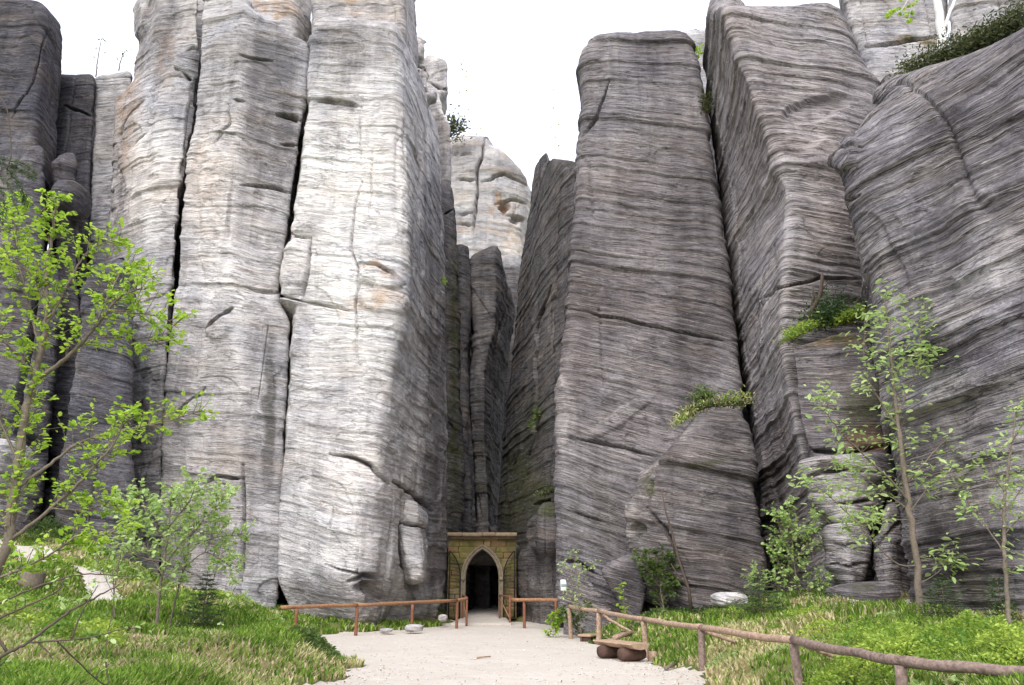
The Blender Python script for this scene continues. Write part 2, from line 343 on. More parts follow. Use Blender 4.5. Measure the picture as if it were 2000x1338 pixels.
s = NT('pale_sand'); ps = s.pos(); n = s.noise(ps, .5, 6, .6); n2 = s.noise(ps, 16, 6, .75); n3 = s.noise(ps, 3.2, 5, .65)
col = s.mix(n, (.43, .385, .33, 1), (.55, .51, .455, 1)); col = s.mix(s.ramp(n2, [(.28, (1, 1, 1)), (.40, (0, 0, 0))]), col, (.38, .31, .24, 1))
col = s.mix(s.math('MULTIPLY', s.ramp(n3, [(.5, (0, 0, 0)), (.75, (1, 1, 1))]), .6), col, (.47, .36, .29, 1))
n4 = s.noise(ps, 5, 4, .6); hh = s.math('ADD', s.math('MULTIPLY', n2, .35), n4)
s.pbr(col, .95, s.bump(hh, .8, .06), .1); M['sand'] = s.m
def sheet(name, poly, mat, step, lift, wob=.35, grow=0.0):                       # a draped sheet with a worn, uneven edge
    p = np.array(poly); xs = np.arange(p[:, 0].min()-.5, p[:, 0].max()+.5, step); ys = np.arange(p[:, 1].min()-.5, p[:, 1].max()+.5, step)
    X, Y = np.meshgrid(xs, ys); d = poly_dist(X, Y, p) + wob*fbm(X*.9, Y*.9, X*0, 11, 3)
    d -= grow; keep = d < 0
    f = grid_faces(len(ys), len(xs), False); f = f[keep.ravel()[f].all(1)]
    used = np.unique(f); mp = np.zeros(X.size, np.int64); mp[used] = np.arange(len(used))
    z = T(X, Y)+lift-np.where(d > -.25, (.25+d)*.06, 0)
    m = MB(); m.add(np.stack([X, Y, z], -1).reshape(-1, 3)[used], mp[f]); o = m.build(name, mat); o['kind'] = 'structure'; return o
sheet('path', path_poly, M['sand'], .10, .022, .35, .2)
side_poly = [tuple(P(*q)[:2]) for q in ((-60, 1060, 27), (0, 1062, 26.5), (90, 1085, 25.5), (180, 1150, 22.5), (250, 1195, 20), (225, 1205, 19.6), (120, 1140, 22.5), (40, 1090, 24.5), (-60, 1082, 25.3))]
sheet('side_path', side_poly, M['sand'], .10, .09, .08, .3)
sandy_poly = [tuple(P(*q)[:2]) for q in ((1660, 1185, 18.5), (1720, 1150, 19), (1792, 1115, 18.6), (1800, 1150, 18), (1770, 1195, 17.4), (1700, 1205, 17.5))]
sheet('sand_slope', sandy_poly, M['sand'], .08, .09, .1, .15)

# ------------------------------------------------------------------ rock builder
def beds(seed, lo, hi, n=420, start=-14):
    r = np.random.default_rng(seed); b = start+np.concatenate([[0], np.cumsum(r.uniform(lo, hi, n))]); return b, r.uniform(-1, 1, n+1)
def strata(p, seed, dip, k, cont=0.0):
    x, y, z = p.T
    s = z + dip[0]*x + dip[1]*y + .30*noise(x/5, y/5, z/5, seed) + .075*noise(x/1.6, y/1.6, z/2.2, seed+1) + .03*noise(x*1.6, y*1.6, z*1.2, seed+2)
    d = 0
    # each bed juts out at its foot and steps back under the next one: thin shadow lines on flat faces
    for (lo, hi, amp, aw, sd) in ((.9, 3.2, .07, .04, 1), (.28, .8, .058, .025, 2), (.12, .30, .038, .012, 3)):
        b, off = beds(seed*7+sd, lo, hi)
        i = np.clip(np.searchsorted(b, s)-1, 0, len(b)-2); th = b[i+1]-b[i]; u = np.clip((s-b[i])/th, 0, 1)
        m = sstep(-.25, .45, noise(x/(3.4/sd)+off[i]*9, y/(3.4/sd), i*1.7, seed+5+sd)); m = np.clip(m+cont, 0, 1)*(.65+.35*off[i])
        lip = np.minimum(u*th/.045, 1)                         # rounded foot
        d = d + amp*m*(1-u)**1.4*lip + aw*off[i]*.5*sstep(0, .06, np.minimum(u, 1-u)*th)
    return s, d*k
def displace(p, nrm, o):
    seed = o.get('seed', 1); x, y, z = p.T; k = o.get('rough', 1.0)
    s, d = strata(p, seed, o.get('dip', (.11, .0)), o.get('bed', 1.0), o.get('cont', 0.0))
    d = d + k*(.20*noise(x/4.2, y/4.2, z/7, seed+31) + .07*fbm(x/1.5, y/1.5, z/2.4, seed+33, 2) + .022*fbm(x*2.2, y*2.2, z*2.2, seed+35, 3))
    d = d + k*.05*noise(x/.9, y/.9, z/7, seed+37)*sstep(-.2, .5, noise(x/4, y/4, z/9, seed+38))
    # spalled plates with sharp edges, and open vertical joints
    for q, (fx, fz, a, t0) in enumerate(((2.6, 1.9, .07, .30), (.9, .7, .04, .32))):
        d = d - k*a*sstep(t0, t0+.035, noise(x/fx+.2*s, y/fx, s/fz, seed+61+q))
    jn = np.abs(noise(x/2.3, y/2.3, z/22, seed+71)); d = d - k*.12*np.exp(-(jn/.018)**2)*sstep(.2, .4, noise(x/3, y/3, z/3.5, seed+73))
    st = np.zeros((len(p), 4)); st[:, 3] = o.get('moss0', 0.0)
    if o.get('feat') or o.get('stain'):
        px, py = project(p); front = (nrm*np.array((0., -CP, -SP))).sum(1) > -.25
        front |= (nrm*(np.array((0, 0, EYE))-p)).sum(1) > 0
        wob = 5*noise(x*1.4, y*1.4, z*1.4, seed+51); wob2 = 5*noise(x*1.4, y*1.4, z*1.4, seed+52)
        for f in o.get('feat', ()):
            if f[0] == 'crack':
                _, pts, w, dep = f; dd = np.full(len(p), 1e9); tp = np.zeros(len(p)); Ls = [math.hypot(q[0]-a[0], q[1]-a[1]) for a, q in zip(pts[:-1], pts[1:])]; acc = 0.0
                for (ax, ay), (bx, by) in zip(pts[:-1], pts[1:]):
                    ex, ey = bx-ax, by-ay; t = np.clip(((px+wob*.5-ax)*ex+(py+wob2*.5-ay)*ey)/(ex*ex+ey*ey), 0, 1)
                    h = np.hypot(px+wob*.5-ax-t*ex, py+wob2*.5-ay-t*ey); sl = math.hypot(ex, ey)
                    tp = np.where(h < dd, (acc+t*sl)/sum(Ls), tp); dd = np.minimum(dd, h); acc += sl
                tap = .25+.75*sstep(0, .3, tp)*(1-sstep(.72, 1, tp))
                d = d - np.where(front, dep*1.5*tap*np.exp(-(dd/(w*.8*(.5+.5*tap)*(1+.25*wob/5)))**4), 0)
            else:
                _, cx, cy, rx, ry, ang, amp = f; ca, sa = math.cos(math.radians(ang)), math.sin(math.radians(ang))
                a, b = px+wob-cx, py+wob2-cy; r = np.hypot((a*ca+b*sa)/rx, (-a*sa+b*ca)/ry)
                d = d + np.where(front, amp*(1-sstep(.65, 1.1, r)), 0)
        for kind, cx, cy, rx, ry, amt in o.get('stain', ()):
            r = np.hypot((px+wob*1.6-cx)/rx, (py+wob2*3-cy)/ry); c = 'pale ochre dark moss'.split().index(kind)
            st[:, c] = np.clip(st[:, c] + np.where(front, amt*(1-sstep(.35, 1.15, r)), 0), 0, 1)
    d = d*(1-.75*sstep(.35, .9, nrm[:, 2]))
    return p + nrm*d[:, None], s, st
def corner_curve(c, zb):
    """c = (Y, lean, [(px,py)...]) seen edge, or ('b', x, Y, ztop) hidden corner -> functions of height"""
    if c[0] == 'b': return np.array([zb, c[3]]), np.array([c[1], c[1]]), np.array([c[2], c[2]]), c[3]
    Y0, lean, pts = c[:3]; zz, xx, yy = [], [], []
    for px, py in pts:
        Yc = Y0
        for _ in range(12):
            q = P(px, py, Yc); Yc = Y0 + lean*max(q[2], 0)
        zz.append(q[2]); xx.append(q[0]); yy.append(Yc)
    o = np.argsort(zz); zz, xx, yy = np.array(zz)[o], np.array(xx)[o], np.array(yy)[o]
    return zz, xx, yy, P(*pts[0], Y0+lean*max(P(*pts[0], Y0)[2], 0))[2]
def pillar(name, label, mat, corners, zb=-.6, R=1.0, r=.5, cat='rock', under=0.0, uh=1.5, res=None, group=None, **o):
    res = res or RES
    cur = [corner_curve(c, zb) for c in corners]; K = len(corners)
    H = max(c[3] for c in cur)-zb; nr = max(12, int(H/res)); v = np.linspace(0, 1, nr)
    C = np.zeros((nr, K, 3))
    for k, (zz, xx, yy, zt) in enumerate(cur):
        z = zb+(zt-R-zb)*v
        C[:, k] = np.stack([np.interp(z, zz, xx), np.interp(z, zz, yy), z], 1)
        ker = max(3, int(.35/res)) | 1                         # soften the kinks between the outline points
        for ax in (0, 1):
            e = np.pad(C[:, k, ax], ker//2, mode='edge'); C[:, k, ax] = np.convolve(e, np.ones(ker)/ker, 'valid')
    seen = [(c[0] != 'b') for c in corners]
    i0 = seen.index(True); i1 = K-1-seen[::-1].index(True)     # keep the hidden corners behind the visible ones
    for k in range(K):
        if not seen[k] and not o.get('free'):
            yb = C[:, k, 1]
            lo = C[:, i0, 0]*yb/C[:, i0, 1]+.25; hi = C[:, i1, 0]*yb/C[:, i1, 1]-.25
            C[:, k, 0] = np.clip(C[:, k, 0], np.minimum(lo, hi), np.maximum(lo, hi))
    pieces = []
    Ln = np.roll(C, -1, 1)-C; L = np.maximum(np.linalg.norm(Ln[..., :2], axis=2), 1e-3)
    for k in range(K):
        rk = corners[k][3] if (seen[k] and len(corners[k]) > 3) else r
        kp = (k-1) % K
        rr = np.minimum(rk, .42*np.minimum(L[:, k], L[:, kp]))[:, None]
        en = Ln[:, k]/L[:, k][:, None]; ep = Ln[:, kp]/L[:, kp][:, None]
        a, b, c = C[:, k]-rr*ep, C[:, k]+rr*en, C[:, k]
        m = max(3, int(1.6*rk/res)) if seen[k] else 4
        for t in np.linspace(0, 1, m, endpoint=False): pieces.append((1-t)**2*a+2*t*(1-t)*c+t*t*b)
        kn = (k+1) % K; rn = corners[kn][3] if (seen[kn] and len(corners[kn]) > 3) else r
        rr2 = np.minimum(rn, .42*np.minimum(L[:, k], L[:, kn]))[:, None]
        a2 = C[:, kn]-rr2*en; fine = seen[k] and seen[kn]; ll = np.linalg.norm(a2-b, axis=1).max()
        if fine: n = max(2, int(ll/res)); ts = np.linspace(0, 1, n, endpoint=False)
        elif seen[k] or seen[kn]:                              # edge runs back out of sight: fine at its visible end
            n = max(6, int(14*(.07/res))); ts = np.linspace(0, 1, n, endpoint=False)**1.8
            if seen[kn]: ts = (1-np.linspace(1, 0, n, endpoint=False)**1.8)
        else: ts = np.linspace(0, 1, 6, endpoint=False)
        for t in ts: pieces.append(b+(a2-b)*t)
    V = np.stack(pieces, 1); nc = V.shape[1]                   # rows x columns
    cen = V.mean(1, keepdims=True)
    if under:
        zz = V[..., 2]-.0; ins = under*np.clip(1-(zz-o.get('uz', 0))/uh, 0, 1)**1.6
        dv = V-cen; dl = np.linalg.norm(dv[..., :2], axis=2)+1e-6
        V[..., :2] -= dv[..., :2]*(ins/dl)[..., None]
    # rounded shoulder and cap
    top = V[-1]; c = top.mean(0); rad = np.percentile(np.linalg.norm((top-c)[:, :2], axis=1), 30)
    rows = [V]; na = max(6, int(1.57*R/res/1.4))
    for t in np.linspace(0, math.pi/2, na+1)[1:]:
        dl = np.linalg.norm((top-c)[:, :2], axis=1)+1e-6; kk = np.minimum(.8, R*(1-math.cos(t))/dl)[:, None]; q = top.copy(); q[:, :2] = c[:2]+(top-c)[:, :2]*(1-kk); q[:, 2] += R*math.sin(t); rows.append(q[None])
    last = rows[-1][0]; lc = last.mean(0)
    for t in (.75, .5, .25, .02):
        q = lc+(last-lc)*t; q[:, 2] = last[:, 2]*t+lc[2]*(1-t)+.15*R*(1-t); rows.append(q[None])
    bot = V[0]; bc_ = bot.mean(0); br_ = []
    for t in (.02, .4, .75, .93):
        q = bc_+(bot-bc_)*t; q[:, 2] = bot[:, 2]-.16*(1-t**3); br_.append(q[None])
    V = np.concatenate(br_+rows, 0)
    nR = V.shape[0]
    tu = np.roll(V, -1, 1)-np.roll(V, 1, 1); tv = np.gradient(V, axis=0); nm = np.cross(tu, tv); nm /= np.linalg.norm(nm, axis=2)[..., None]+1e-9
    p, s_, st = displace(V.reshape(-1, 3), nm.reshape(-1, 3), o)
    mb = MB(); mb.add(p, grid_faces(nR, nc))
    ob = mb.build(name, M[mat], attrs={'bed': s_, 'stain': st})
    return tag(ob, label, cat, group)
def boulder(name, label, mat, px, py, Y, wpx, hpx, depth, rot=0.0, sq=3.0, res=None, cat='boulder', group=None, yaw=0.0, bed=.7, **o):
    res = res or RES; c = P(px, py, Y); sc_ = Y*1.03/FPX
    a = np.array((wpx/2*sc_, depth/2, hpx/2*sc_)); n = int(np.clip(a.max()*2/res, 10, 160))
    faces, vs = [], []; mb = MB(); g = np.linspace(-1, 1, n); U, W = np.meshgrid(g, g)
    allp, allq, off = [], [], 0
    for ax in range(3):
        for sg in (-1, 1):
            q = np.zeros((n, n, 3)); i, j = (ax+1) % 3, (ax+2) % 3
            q[..., ax] = sg; q[..., i] = U*(sg); q[..., j] = W
            allp.append(q.reshape(-1, 3)); allq.append(grid_faces(n, n, False)+off); off += n*n
    p = np.concatenate(allp); nrm_ = (np.abs(p)**sq).sum(1)**(1/sq); p = p/nrm_[:, None]
    nm = np.sign(p)*np.abs(p)**(sq-1)/a; nm /= np.linalg.norm(nm, axis=1)[:, None]
    p = p*a
    t = math.radians(rot); R1 = np.array(((math.cos(t), 0, math.sin(t)), (0, 1, 0), (-math.sin(t), 0, math.cos(t))))
    t = math.radians(yaw); R2 = np.array(((math.cos(t), -math.sin(t), 0), (math.sin(t), math.cos(t), 0), (0, 0, 1))); R3 = R2@R1
    p = p@R3.T+c; nm = nm@R3.T
    o.setdefault('rough', .5); o['bed'] = bed
    p, s_, st = displace(p, nm, o)
    q = np.concatenate(allq)
    key = np.round(p, 4); _, first, inv = np.unique(key, axis=0, return_index=True, return_inverse=True); inv = inv.ravel()
    q = inv[q]
    mb.add(p[first], q); ob = mb.build(name, M[mat], attrs={'bed': s_[first], 'stain': st[first]})
    return tag(ob, label, cat, group)
def b(x, y, z): return ('b', x, y, z)




# ------------------------------------------------------------------ the rocks, left side of the gorge
pillar('rock_pillar', 'broad pale cream sandstone pillar left of the stone gateway, rounded ledge halfway up', 'pale', [
    (30.6, .0, [(612, 15), (602, 190), (584, 330), (566, 455), (544, 586), (577, 592), (562, 750), (547, 950), (536, 1200)], .2),
    (29.4, .02, [(772, 18), (786, 120), (791, 300), (789, 450), (786, 560), (762, 720), (744, 860), (738, 950), (722, 1100), (708, 1195)], .8),
    (38.5, .0, [(857, 248), (866, 330), (873, 500), (876, 700), (874, 900), (872, 1190)], .6), b(-12, 40, 25)],
    R=1.3, under=.9, uh=2.2, uz=.2, seed=11, dip=(.16, .0), bed=1.1, rough=.9, feat=[
    ('crack', [(703, 215), (704, 330)], 1.6, .10), ('crack', [(727, 290), (724, 390), (721, 430)], 1.6, .10),
    ('crack', [(708, 350), (690, 410), (685, 490), (698, 525), (701, 560), (692, 600), (697, 700)], 2.6, .22),
    ('crack', [(606, 462), (602, 520), (588, 585)], 2.6, .3), ('crack', [(562, 455), (606, 464)], 2.5, .2), ('crack', [(540, 578), (588, 590)], 3.5, .3),
    ('crack', [(640, 884), (690, 895), (725, 908), (742, 928), (762, 945)], 4.5, .55), ('crack', [(765, 948), (760, 1040), (752, 1130)], 2.4, .2),
    ('crack', [(702, 515), (740, 522), (768, 535), (786, 560)], 4.5, .26), ('crack', [(590, 590), (640, 596), (692, 610)], 2.6, .15),
    ('crack', [(612, 198), (660, 196), (705, 208)], 5, .2), ('crack', [(635, 1104), (700, 1122), (745, 1118)], 3, .22),
    ('crack', [(770, 940), (800, 965), (838, 998)], 5, .55), ('crack', [(782, 968), (778, 1040), (800, 1110), (812, 1160)], 4.5, .5), ('crack', [(785, 1022), (815, 1024)], 2.6, .2),
    ('crack', [(808, 1130), (808, 1190)], 3, .35), ('crack', [(650, 990), (650, 1040)], 1.8, .12),
    ('ell', 716, 1148, 26, 14, -12, -.9), ('ell', 728, 1166, 16, 22, 10, -.9), ('crack', [(680, 1136), (712, 1128), (750, 1124)], 6, .4), ('ell', 745, 545, 45, 22, 10, .2), ('ell', 745, 590, 55, 26, 15, .16), ('ell', 792, 1085, 16, 75, -8, -.7), ('ell', 575, 520, 26, 62, 8, .18),
    ('ell', 660, 980, 85, 85, 0, .18)],
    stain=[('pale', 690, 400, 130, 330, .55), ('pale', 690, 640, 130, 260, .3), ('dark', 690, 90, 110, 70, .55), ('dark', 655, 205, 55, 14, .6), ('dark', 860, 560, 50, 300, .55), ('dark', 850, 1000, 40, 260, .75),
           ('ochre', 745, 585, 45, 32, .6), ('ochre', 690, 600, 45, 16, .6), ('ochre', 745, 530, 60, 14, .6), ('dark', 650, 1160, 130, 60, .5), ('dark', 720, 1140, 40, 40, .6), ('moss', 880, 900, 14, 160, .9), ('dark', 640, 245, 26, 14, .5)])  # dark side-face and notch patches paint their shade into the colour
pillar('rock_block', 'pale beige flake of rock stuck on the gorge side of the cream pillar', 'pale', [
    (32.3, .0, [(785, 975), (781, 1030), (788, 1065), (808, 1122)], .15), (32.5, .0, [(812, 978), (814, 1030), (820, 1070), (822, 1126)], .3), (34.4, .0, [(839, 1000), (838, 1040), (834, 1080), (828, 1130)], .2), b(-5, 36.5, 5), b(-5.6, 36, 5)], zb=P(810, 1128, 33)[2], R=.25, rough=.9, seed=15, free=True, dip=(.2, 0), feat=[('crack', [(780, 1022), (812, 1026), (838, 1032)], 3.5, .3)])
pillar('rock_tower', 'set-back upper rock above the flat shoulder of the cream pillar', 'left', [
    (31.6, .0, [(604, -110), (608, 60)]), (31.2, .0, [(788, -110), (786, 0), (789, 60)]), (36, 0, [(815, -60), (822, 160)]), b(-11, 38, 30)], zb=21, seed=13, bed=.6,
    stain=[('ochre', 680, 5, 60, 12, .5)])
pillar('rock_pillar', 'grey sandstone pillar with a sharp vertical ridge, between the two long dark cracks', 'left', [
    (31.2, .0, [(398, -70), (390, 110), (372, 260), (356, 350), (347, 480), (337, 580), (327, 720), (321, 850), (318, 1000), (318, 1110)], .15),
    (30.2, .0, [(478, -8), (468, 110), (465, 200), (462, 300), (450, 430), (456, 580), (470, 750), (476, 905), (478, 1000), (474, 1180)], .25),
    (31.0, .0, [(608, 74), (598, 190), (579, 330), (561, 455), (541, 560), (548, 596), (566, 630), (560, 750), (553, 950), (545, 1200)], .25), b(-11, 36, 26), b(-14, 36, 27)],
    R=.9, under=.4, uh=1.4, seed=17, dip=(.12, .0), bed=1.1, rough=.9, feat=[
    ('crack', [(465, 106), (500, 112), (532, 118)], 3.6, .22), ('crack', [(450, 192), (478, 196)], 4, .25), ('crack', [(540, 222), (570, 226), (592, 238)], 6, .4), ('crack', [(550, 279), (586, 286)], 4, .2),
    ('crack', [(468, 358), (520, 364), (572, 376)], 3.5, .22), ('crack', [(398, 642), (425, 624), (452, 602)], 5, .35), ('crack', [(344, 816), (372, 790), (402, 757)], 3.6, .3), ('crack', [(398, 948), (430, 932), (474, 936)], 4, .3),
    ('crack', [(477, 908), (478, 1000), (475, 1100), (466, 1175)], 3, .4), ('crack', [(440, 200), (446, 240), (420, 280)], 2.5, .18), ('crack', [(470, 560), (560, 575)], 3, .12),
    ('ell', 425, 640, 30, 26, -35, .15), ('ell', 372, 800, 34, 24, -40, .14), ('ell', 405, 300, 45, 90, 0, .12)],
    stain=[('dark', 530, 220, 80, 210, .75), ('dark', 525, 800, 16, 190, .75), ('moss', 526, 780, 14, 150, .35), ('pale', 410, 420, 60, 200, .75), ('pale', 470, 560, 90, 90, .5), ('dark', 400, 1080, 90, 110, .4), ('ochre', 400, 340, 40, 120, .25)])  # dark right facet and pale left facet paint the ridge's shade and light
pillar('rock_tower', 'cream rock head behind the top of the ridged grey pillar, at the upper edge', 'pale', [
    (34, .0, [(366, -110), (376, 60), (380, 200)]), (33.2, 0, [(560, -100), (575, 60)]), (34.5, .0, [(612, -110), (608, 120)]), b(-8.5, 38, 34), b(-14, 38, 34)], zb=12, seed=19, bed=.8, stain=[('ochre', 540, 15, 60, 25, .7)])
pillar('rock_pillar', 'wide buff grey cliff face left of the longest crack, niche near its top', 'left', [
    (33.6, .0, [(262, -80), (262, 70), (250, 150), (205, 200), (198, 300), (192, 470), (188, 700), (200, 1080)], .9),
    (31.9, .0, [(310, -80), (300, 150), (290, 300), (285, 600), (280, 800), (268, 1090)], .6),
    (31.5, .0, [(386, -70), (386, 110), (366, 260), (350, 350), (341, 480), (331, 580), (321, 720), (315, 850), (313, 1000), (313, 1110)], .15), b(-13, 37, 30), b(-18, 37, 30)],
    seed=23, dip=(-.04, .05), bed=1.1, rough=1.1, feat=[('ell', 374, 128, 15, 34, 12, -1.1), ('crack', [(378, 150), (368, 260), (352, 340)], 5, .4), ('crack', [(176, 402), (200, 386), (216, 372)], 3.5, .35),
    ('crack', [(228, 260), (250, 225), (282, 195)], 3, .2), ('crack', [(262, 286), (290, 262)], 3, .2), ('crack', [(218, 360), (224, 300), (236, 255)], 2, .12), ('crack', [(255, 420), (262, 330)], 1.6, .1), ('ell', 330, 250, 30, 130, 8, .15), ('ell', 275, 40, 20, 40, 0, .2)],
    stain=[('ochre', 245, 200, 40, 160, .5), ('pale', 300, 330, 60, 200, .6), ('dark', 300, 70, 70, 90, .3), ('ochre', 330, 130, 30, 80, .25)])
pillar('rock_shoulder', 'low grey rock shoulder between the buff cliff face and the skyline notch', 'left', [
    (34.4, .0, [(176, 142), (178, 260), (171, 430), (168, 700), (168, 1000)]), (34.2, .0, [(262, 132), (262, 300), (262, 600), (262, 1000)]), b(-16, 38, 24), b(-19, 38, 24)], R=.4, rough=.6, seed=29, dip=(-.05, .05))
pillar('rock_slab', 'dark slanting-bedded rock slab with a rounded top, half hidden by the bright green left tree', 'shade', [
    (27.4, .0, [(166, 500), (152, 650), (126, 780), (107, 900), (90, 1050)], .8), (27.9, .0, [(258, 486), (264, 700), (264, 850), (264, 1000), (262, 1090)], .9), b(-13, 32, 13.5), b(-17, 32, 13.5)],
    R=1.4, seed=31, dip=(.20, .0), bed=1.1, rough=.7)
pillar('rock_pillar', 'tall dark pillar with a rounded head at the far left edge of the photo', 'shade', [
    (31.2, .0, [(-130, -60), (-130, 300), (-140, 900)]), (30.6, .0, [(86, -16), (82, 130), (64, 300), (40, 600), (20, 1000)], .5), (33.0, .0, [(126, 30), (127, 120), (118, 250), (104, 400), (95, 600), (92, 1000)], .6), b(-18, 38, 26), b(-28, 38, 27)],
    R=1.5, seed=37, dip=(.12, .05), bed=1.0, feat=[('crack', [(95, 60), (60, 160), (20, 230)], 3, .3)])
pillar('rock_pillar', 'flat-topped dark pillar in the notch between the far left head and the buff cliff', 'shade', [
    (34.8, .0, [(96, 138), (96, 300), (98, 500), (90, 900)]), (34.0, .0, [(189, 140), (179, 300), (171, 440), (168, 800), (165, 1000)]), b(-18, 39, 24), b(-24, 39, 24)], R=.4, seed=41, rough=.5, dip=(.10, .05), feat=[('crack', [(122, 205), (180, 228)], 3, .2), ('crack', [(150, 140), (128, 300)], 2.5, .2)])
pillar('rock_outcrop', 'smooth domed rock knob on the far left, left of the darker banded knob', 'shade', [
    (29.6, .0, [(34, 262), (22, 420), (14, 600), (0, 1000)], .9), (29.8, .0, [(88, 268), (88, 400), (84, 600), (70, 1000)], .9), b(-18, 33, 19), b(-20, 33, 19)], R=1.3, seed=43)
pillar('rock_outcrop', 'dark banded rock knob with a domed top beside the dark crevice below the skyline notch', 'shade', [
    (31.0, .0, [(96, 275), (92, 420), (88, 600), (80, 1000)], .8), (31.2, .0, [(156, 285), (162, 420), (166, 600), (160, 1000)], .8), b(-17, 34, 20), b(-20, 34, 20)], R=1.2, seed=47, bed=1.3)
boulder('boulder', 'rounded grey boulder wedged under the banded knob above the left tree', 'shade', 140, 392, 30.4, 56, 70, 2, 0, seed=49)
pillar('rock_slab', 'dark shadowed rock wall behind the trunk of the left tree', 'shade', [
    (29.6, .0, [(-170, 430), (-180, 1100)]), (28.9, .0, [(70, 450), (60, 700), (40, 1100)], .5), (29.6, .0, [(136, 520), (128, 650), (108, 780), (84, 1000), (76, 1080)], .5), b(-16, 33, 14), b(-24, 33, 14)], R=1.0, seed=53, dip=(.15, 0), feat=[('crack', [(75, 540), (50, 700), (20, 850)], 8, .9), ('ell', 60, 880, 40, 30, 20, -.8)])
boulder('boulder', 'pale rounded boulder at the left edge behind the left tree trunk', 'left', 2, 915, 26, 75, 110, 2.2, 10, seed=55)

pillar('rock_wall', 'dark rock mass glimpsed at the back of the long cracks in the left cliff', 'shade', [  # added backing; blocks sky light leaking between the pillars
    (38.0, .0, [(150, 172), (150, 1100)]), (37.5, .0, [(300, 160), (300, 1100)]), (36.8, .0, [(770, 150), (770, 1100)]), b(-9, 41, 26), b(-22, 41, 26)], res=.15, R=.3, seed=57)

# ------------------------------------------------------------------ gorge behind the gateway
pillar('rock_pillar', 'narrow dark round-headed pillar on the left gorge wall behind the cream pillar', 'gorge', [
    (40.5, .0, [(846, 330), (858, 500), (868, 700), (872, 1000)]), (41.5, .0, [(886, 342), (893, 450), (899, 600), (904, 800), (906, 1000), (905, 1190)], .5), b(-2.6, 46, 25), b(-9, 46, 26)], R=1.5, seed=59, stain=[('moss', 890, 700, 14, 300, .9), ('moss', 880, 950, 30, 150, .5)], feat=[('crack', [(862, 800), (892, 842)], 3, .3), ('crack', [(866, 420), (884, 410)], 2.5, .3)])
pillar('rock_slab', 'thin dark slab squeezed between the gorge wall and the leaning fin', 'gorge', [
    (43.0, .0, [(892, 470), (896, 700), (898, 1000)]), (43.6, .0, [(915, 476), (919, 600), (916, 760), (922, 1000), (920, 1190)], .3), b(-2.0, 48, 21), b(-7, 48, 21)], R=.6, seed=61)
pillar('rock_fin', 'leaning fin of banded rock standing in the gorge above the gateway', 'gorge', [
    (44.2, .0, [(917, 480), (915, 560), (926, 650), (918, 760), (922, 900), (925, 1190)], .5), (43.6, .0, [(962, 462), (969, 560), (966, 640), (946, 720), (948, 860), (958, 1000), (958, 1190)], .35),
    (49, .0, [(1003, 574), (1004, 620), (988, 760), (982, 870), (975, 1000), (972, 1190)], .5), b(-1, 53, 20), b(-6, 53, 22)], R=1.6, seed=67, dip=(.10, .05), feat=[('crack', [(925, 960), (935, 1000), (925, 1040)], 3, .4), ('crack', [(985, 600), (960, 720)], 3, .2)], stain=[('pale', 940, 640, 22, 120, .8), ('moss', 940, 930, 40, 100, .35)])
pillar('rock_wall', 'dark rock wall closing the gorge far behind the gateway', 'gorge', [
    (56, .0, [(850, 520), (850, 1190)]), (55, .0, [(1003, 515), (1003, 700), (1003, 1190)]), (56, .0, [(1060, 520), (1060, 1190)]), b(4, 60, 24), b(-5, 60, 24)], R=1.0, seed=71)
pillar('rock_tower', 'pale background rock tower split by a crack, seen through the gap against the sky', 'tower', [
    (71, .02, [(845, 258), (855, 600), (860, 900)]), (69.5, .02, [(930, 244), (930, 400), (930, 900)], 2.5), (70.5, .02, [(1004, 276), (1010, 400), (1005, 900)], 2.5), (73, .02, [(1044, 338), (1042, 420), (1030, 600), (1025, 900)], 1.5), b(4, 82, 43), b(-10, 82, 45)],
    R=3.5, res=.14, seed=73, dip=(.03, .0), bed=2.2, feat=[('crack', [(946, 255), (946, 290), (932, 340), (930, 400), (924, 460)], 2.6, 1.0), ('crack', [(880, 300), (930, 304)], 2, .5), ('crack', [(893, 350), (928, 352)], 3, .5), ('crack', [(940, 355), (985, 340), (1030, 362)], 3, .6),
    ('crack', [(893, 420), (925, 412)], 2.5, .5), ('crack', [(893, 438), (925, 436)], 2.5, .6), ('crack', [(965, 398), (1000, 392), (1030, 398)], 2.5, .5), ('ell', 985, 405, 12, 8, -30, -1.2), ('ell', 1010, 430, 16, 8, 0, -1.0)],
    stain=[('ochre', 975, 400, 26, 18, .8), ('ochre', 915, 440, 20, 8, .7), ('ochre', 1005, 470, 30, 30, .4), ('pale', 1005, 480, 22, 50, .9), ('dark', 1000, 335, 40, 25, .7), ('dark', 920, 280, 60, 20, .3)])
boulder('boulder', 'small moss-edged rock below the background tower in the gap', 'tower', 998, 540, 62, 40, 80, 4, 0, seed=75, res=.12)
pillar('rock_tower', 'jagged grey crag behind the cream pillar, left one of the two skyline crags', 'left', [
    (47, .0, [(780, 66), (790, 300)]), (46, .0, [(828, 60), (836, 120), (842, 200), (858, 320)], .6), b(-5, 51, 35), b(-9, 51, 36)], R=1.4, seed=79, zb=18, rough=1.6, res=.09, feat=[('ell', 815, 95, 16, 22, 0, .6), ('ell', 828, 190, 16, 24, 0, .6), ('crack', [(800, 120), (840, 140)], 3, .7), ('crack', [(840, 170), (815, 215)], 3, .5)])
pillar('rock_tower', 'overhanging pale crag on the skyline, right one of the two beside the open sky', 'left', [
    (51, .0, [(825, 90), (830, 300)]), (50, .0, [(864, 100), (874, 130), (874, 166), (856, 184), (862, 215), (878, 240), (880, 310)], .4), b(-5, 56, 38), b(-8, 56, 39)], R=1.6, seed=83, zb=18, rough=1.3, res=.09, feat=[('crack', [(835, 160), (874, 176)], 3, .6)], stain=[('pale', 865, 215, 20, 30, .9)])
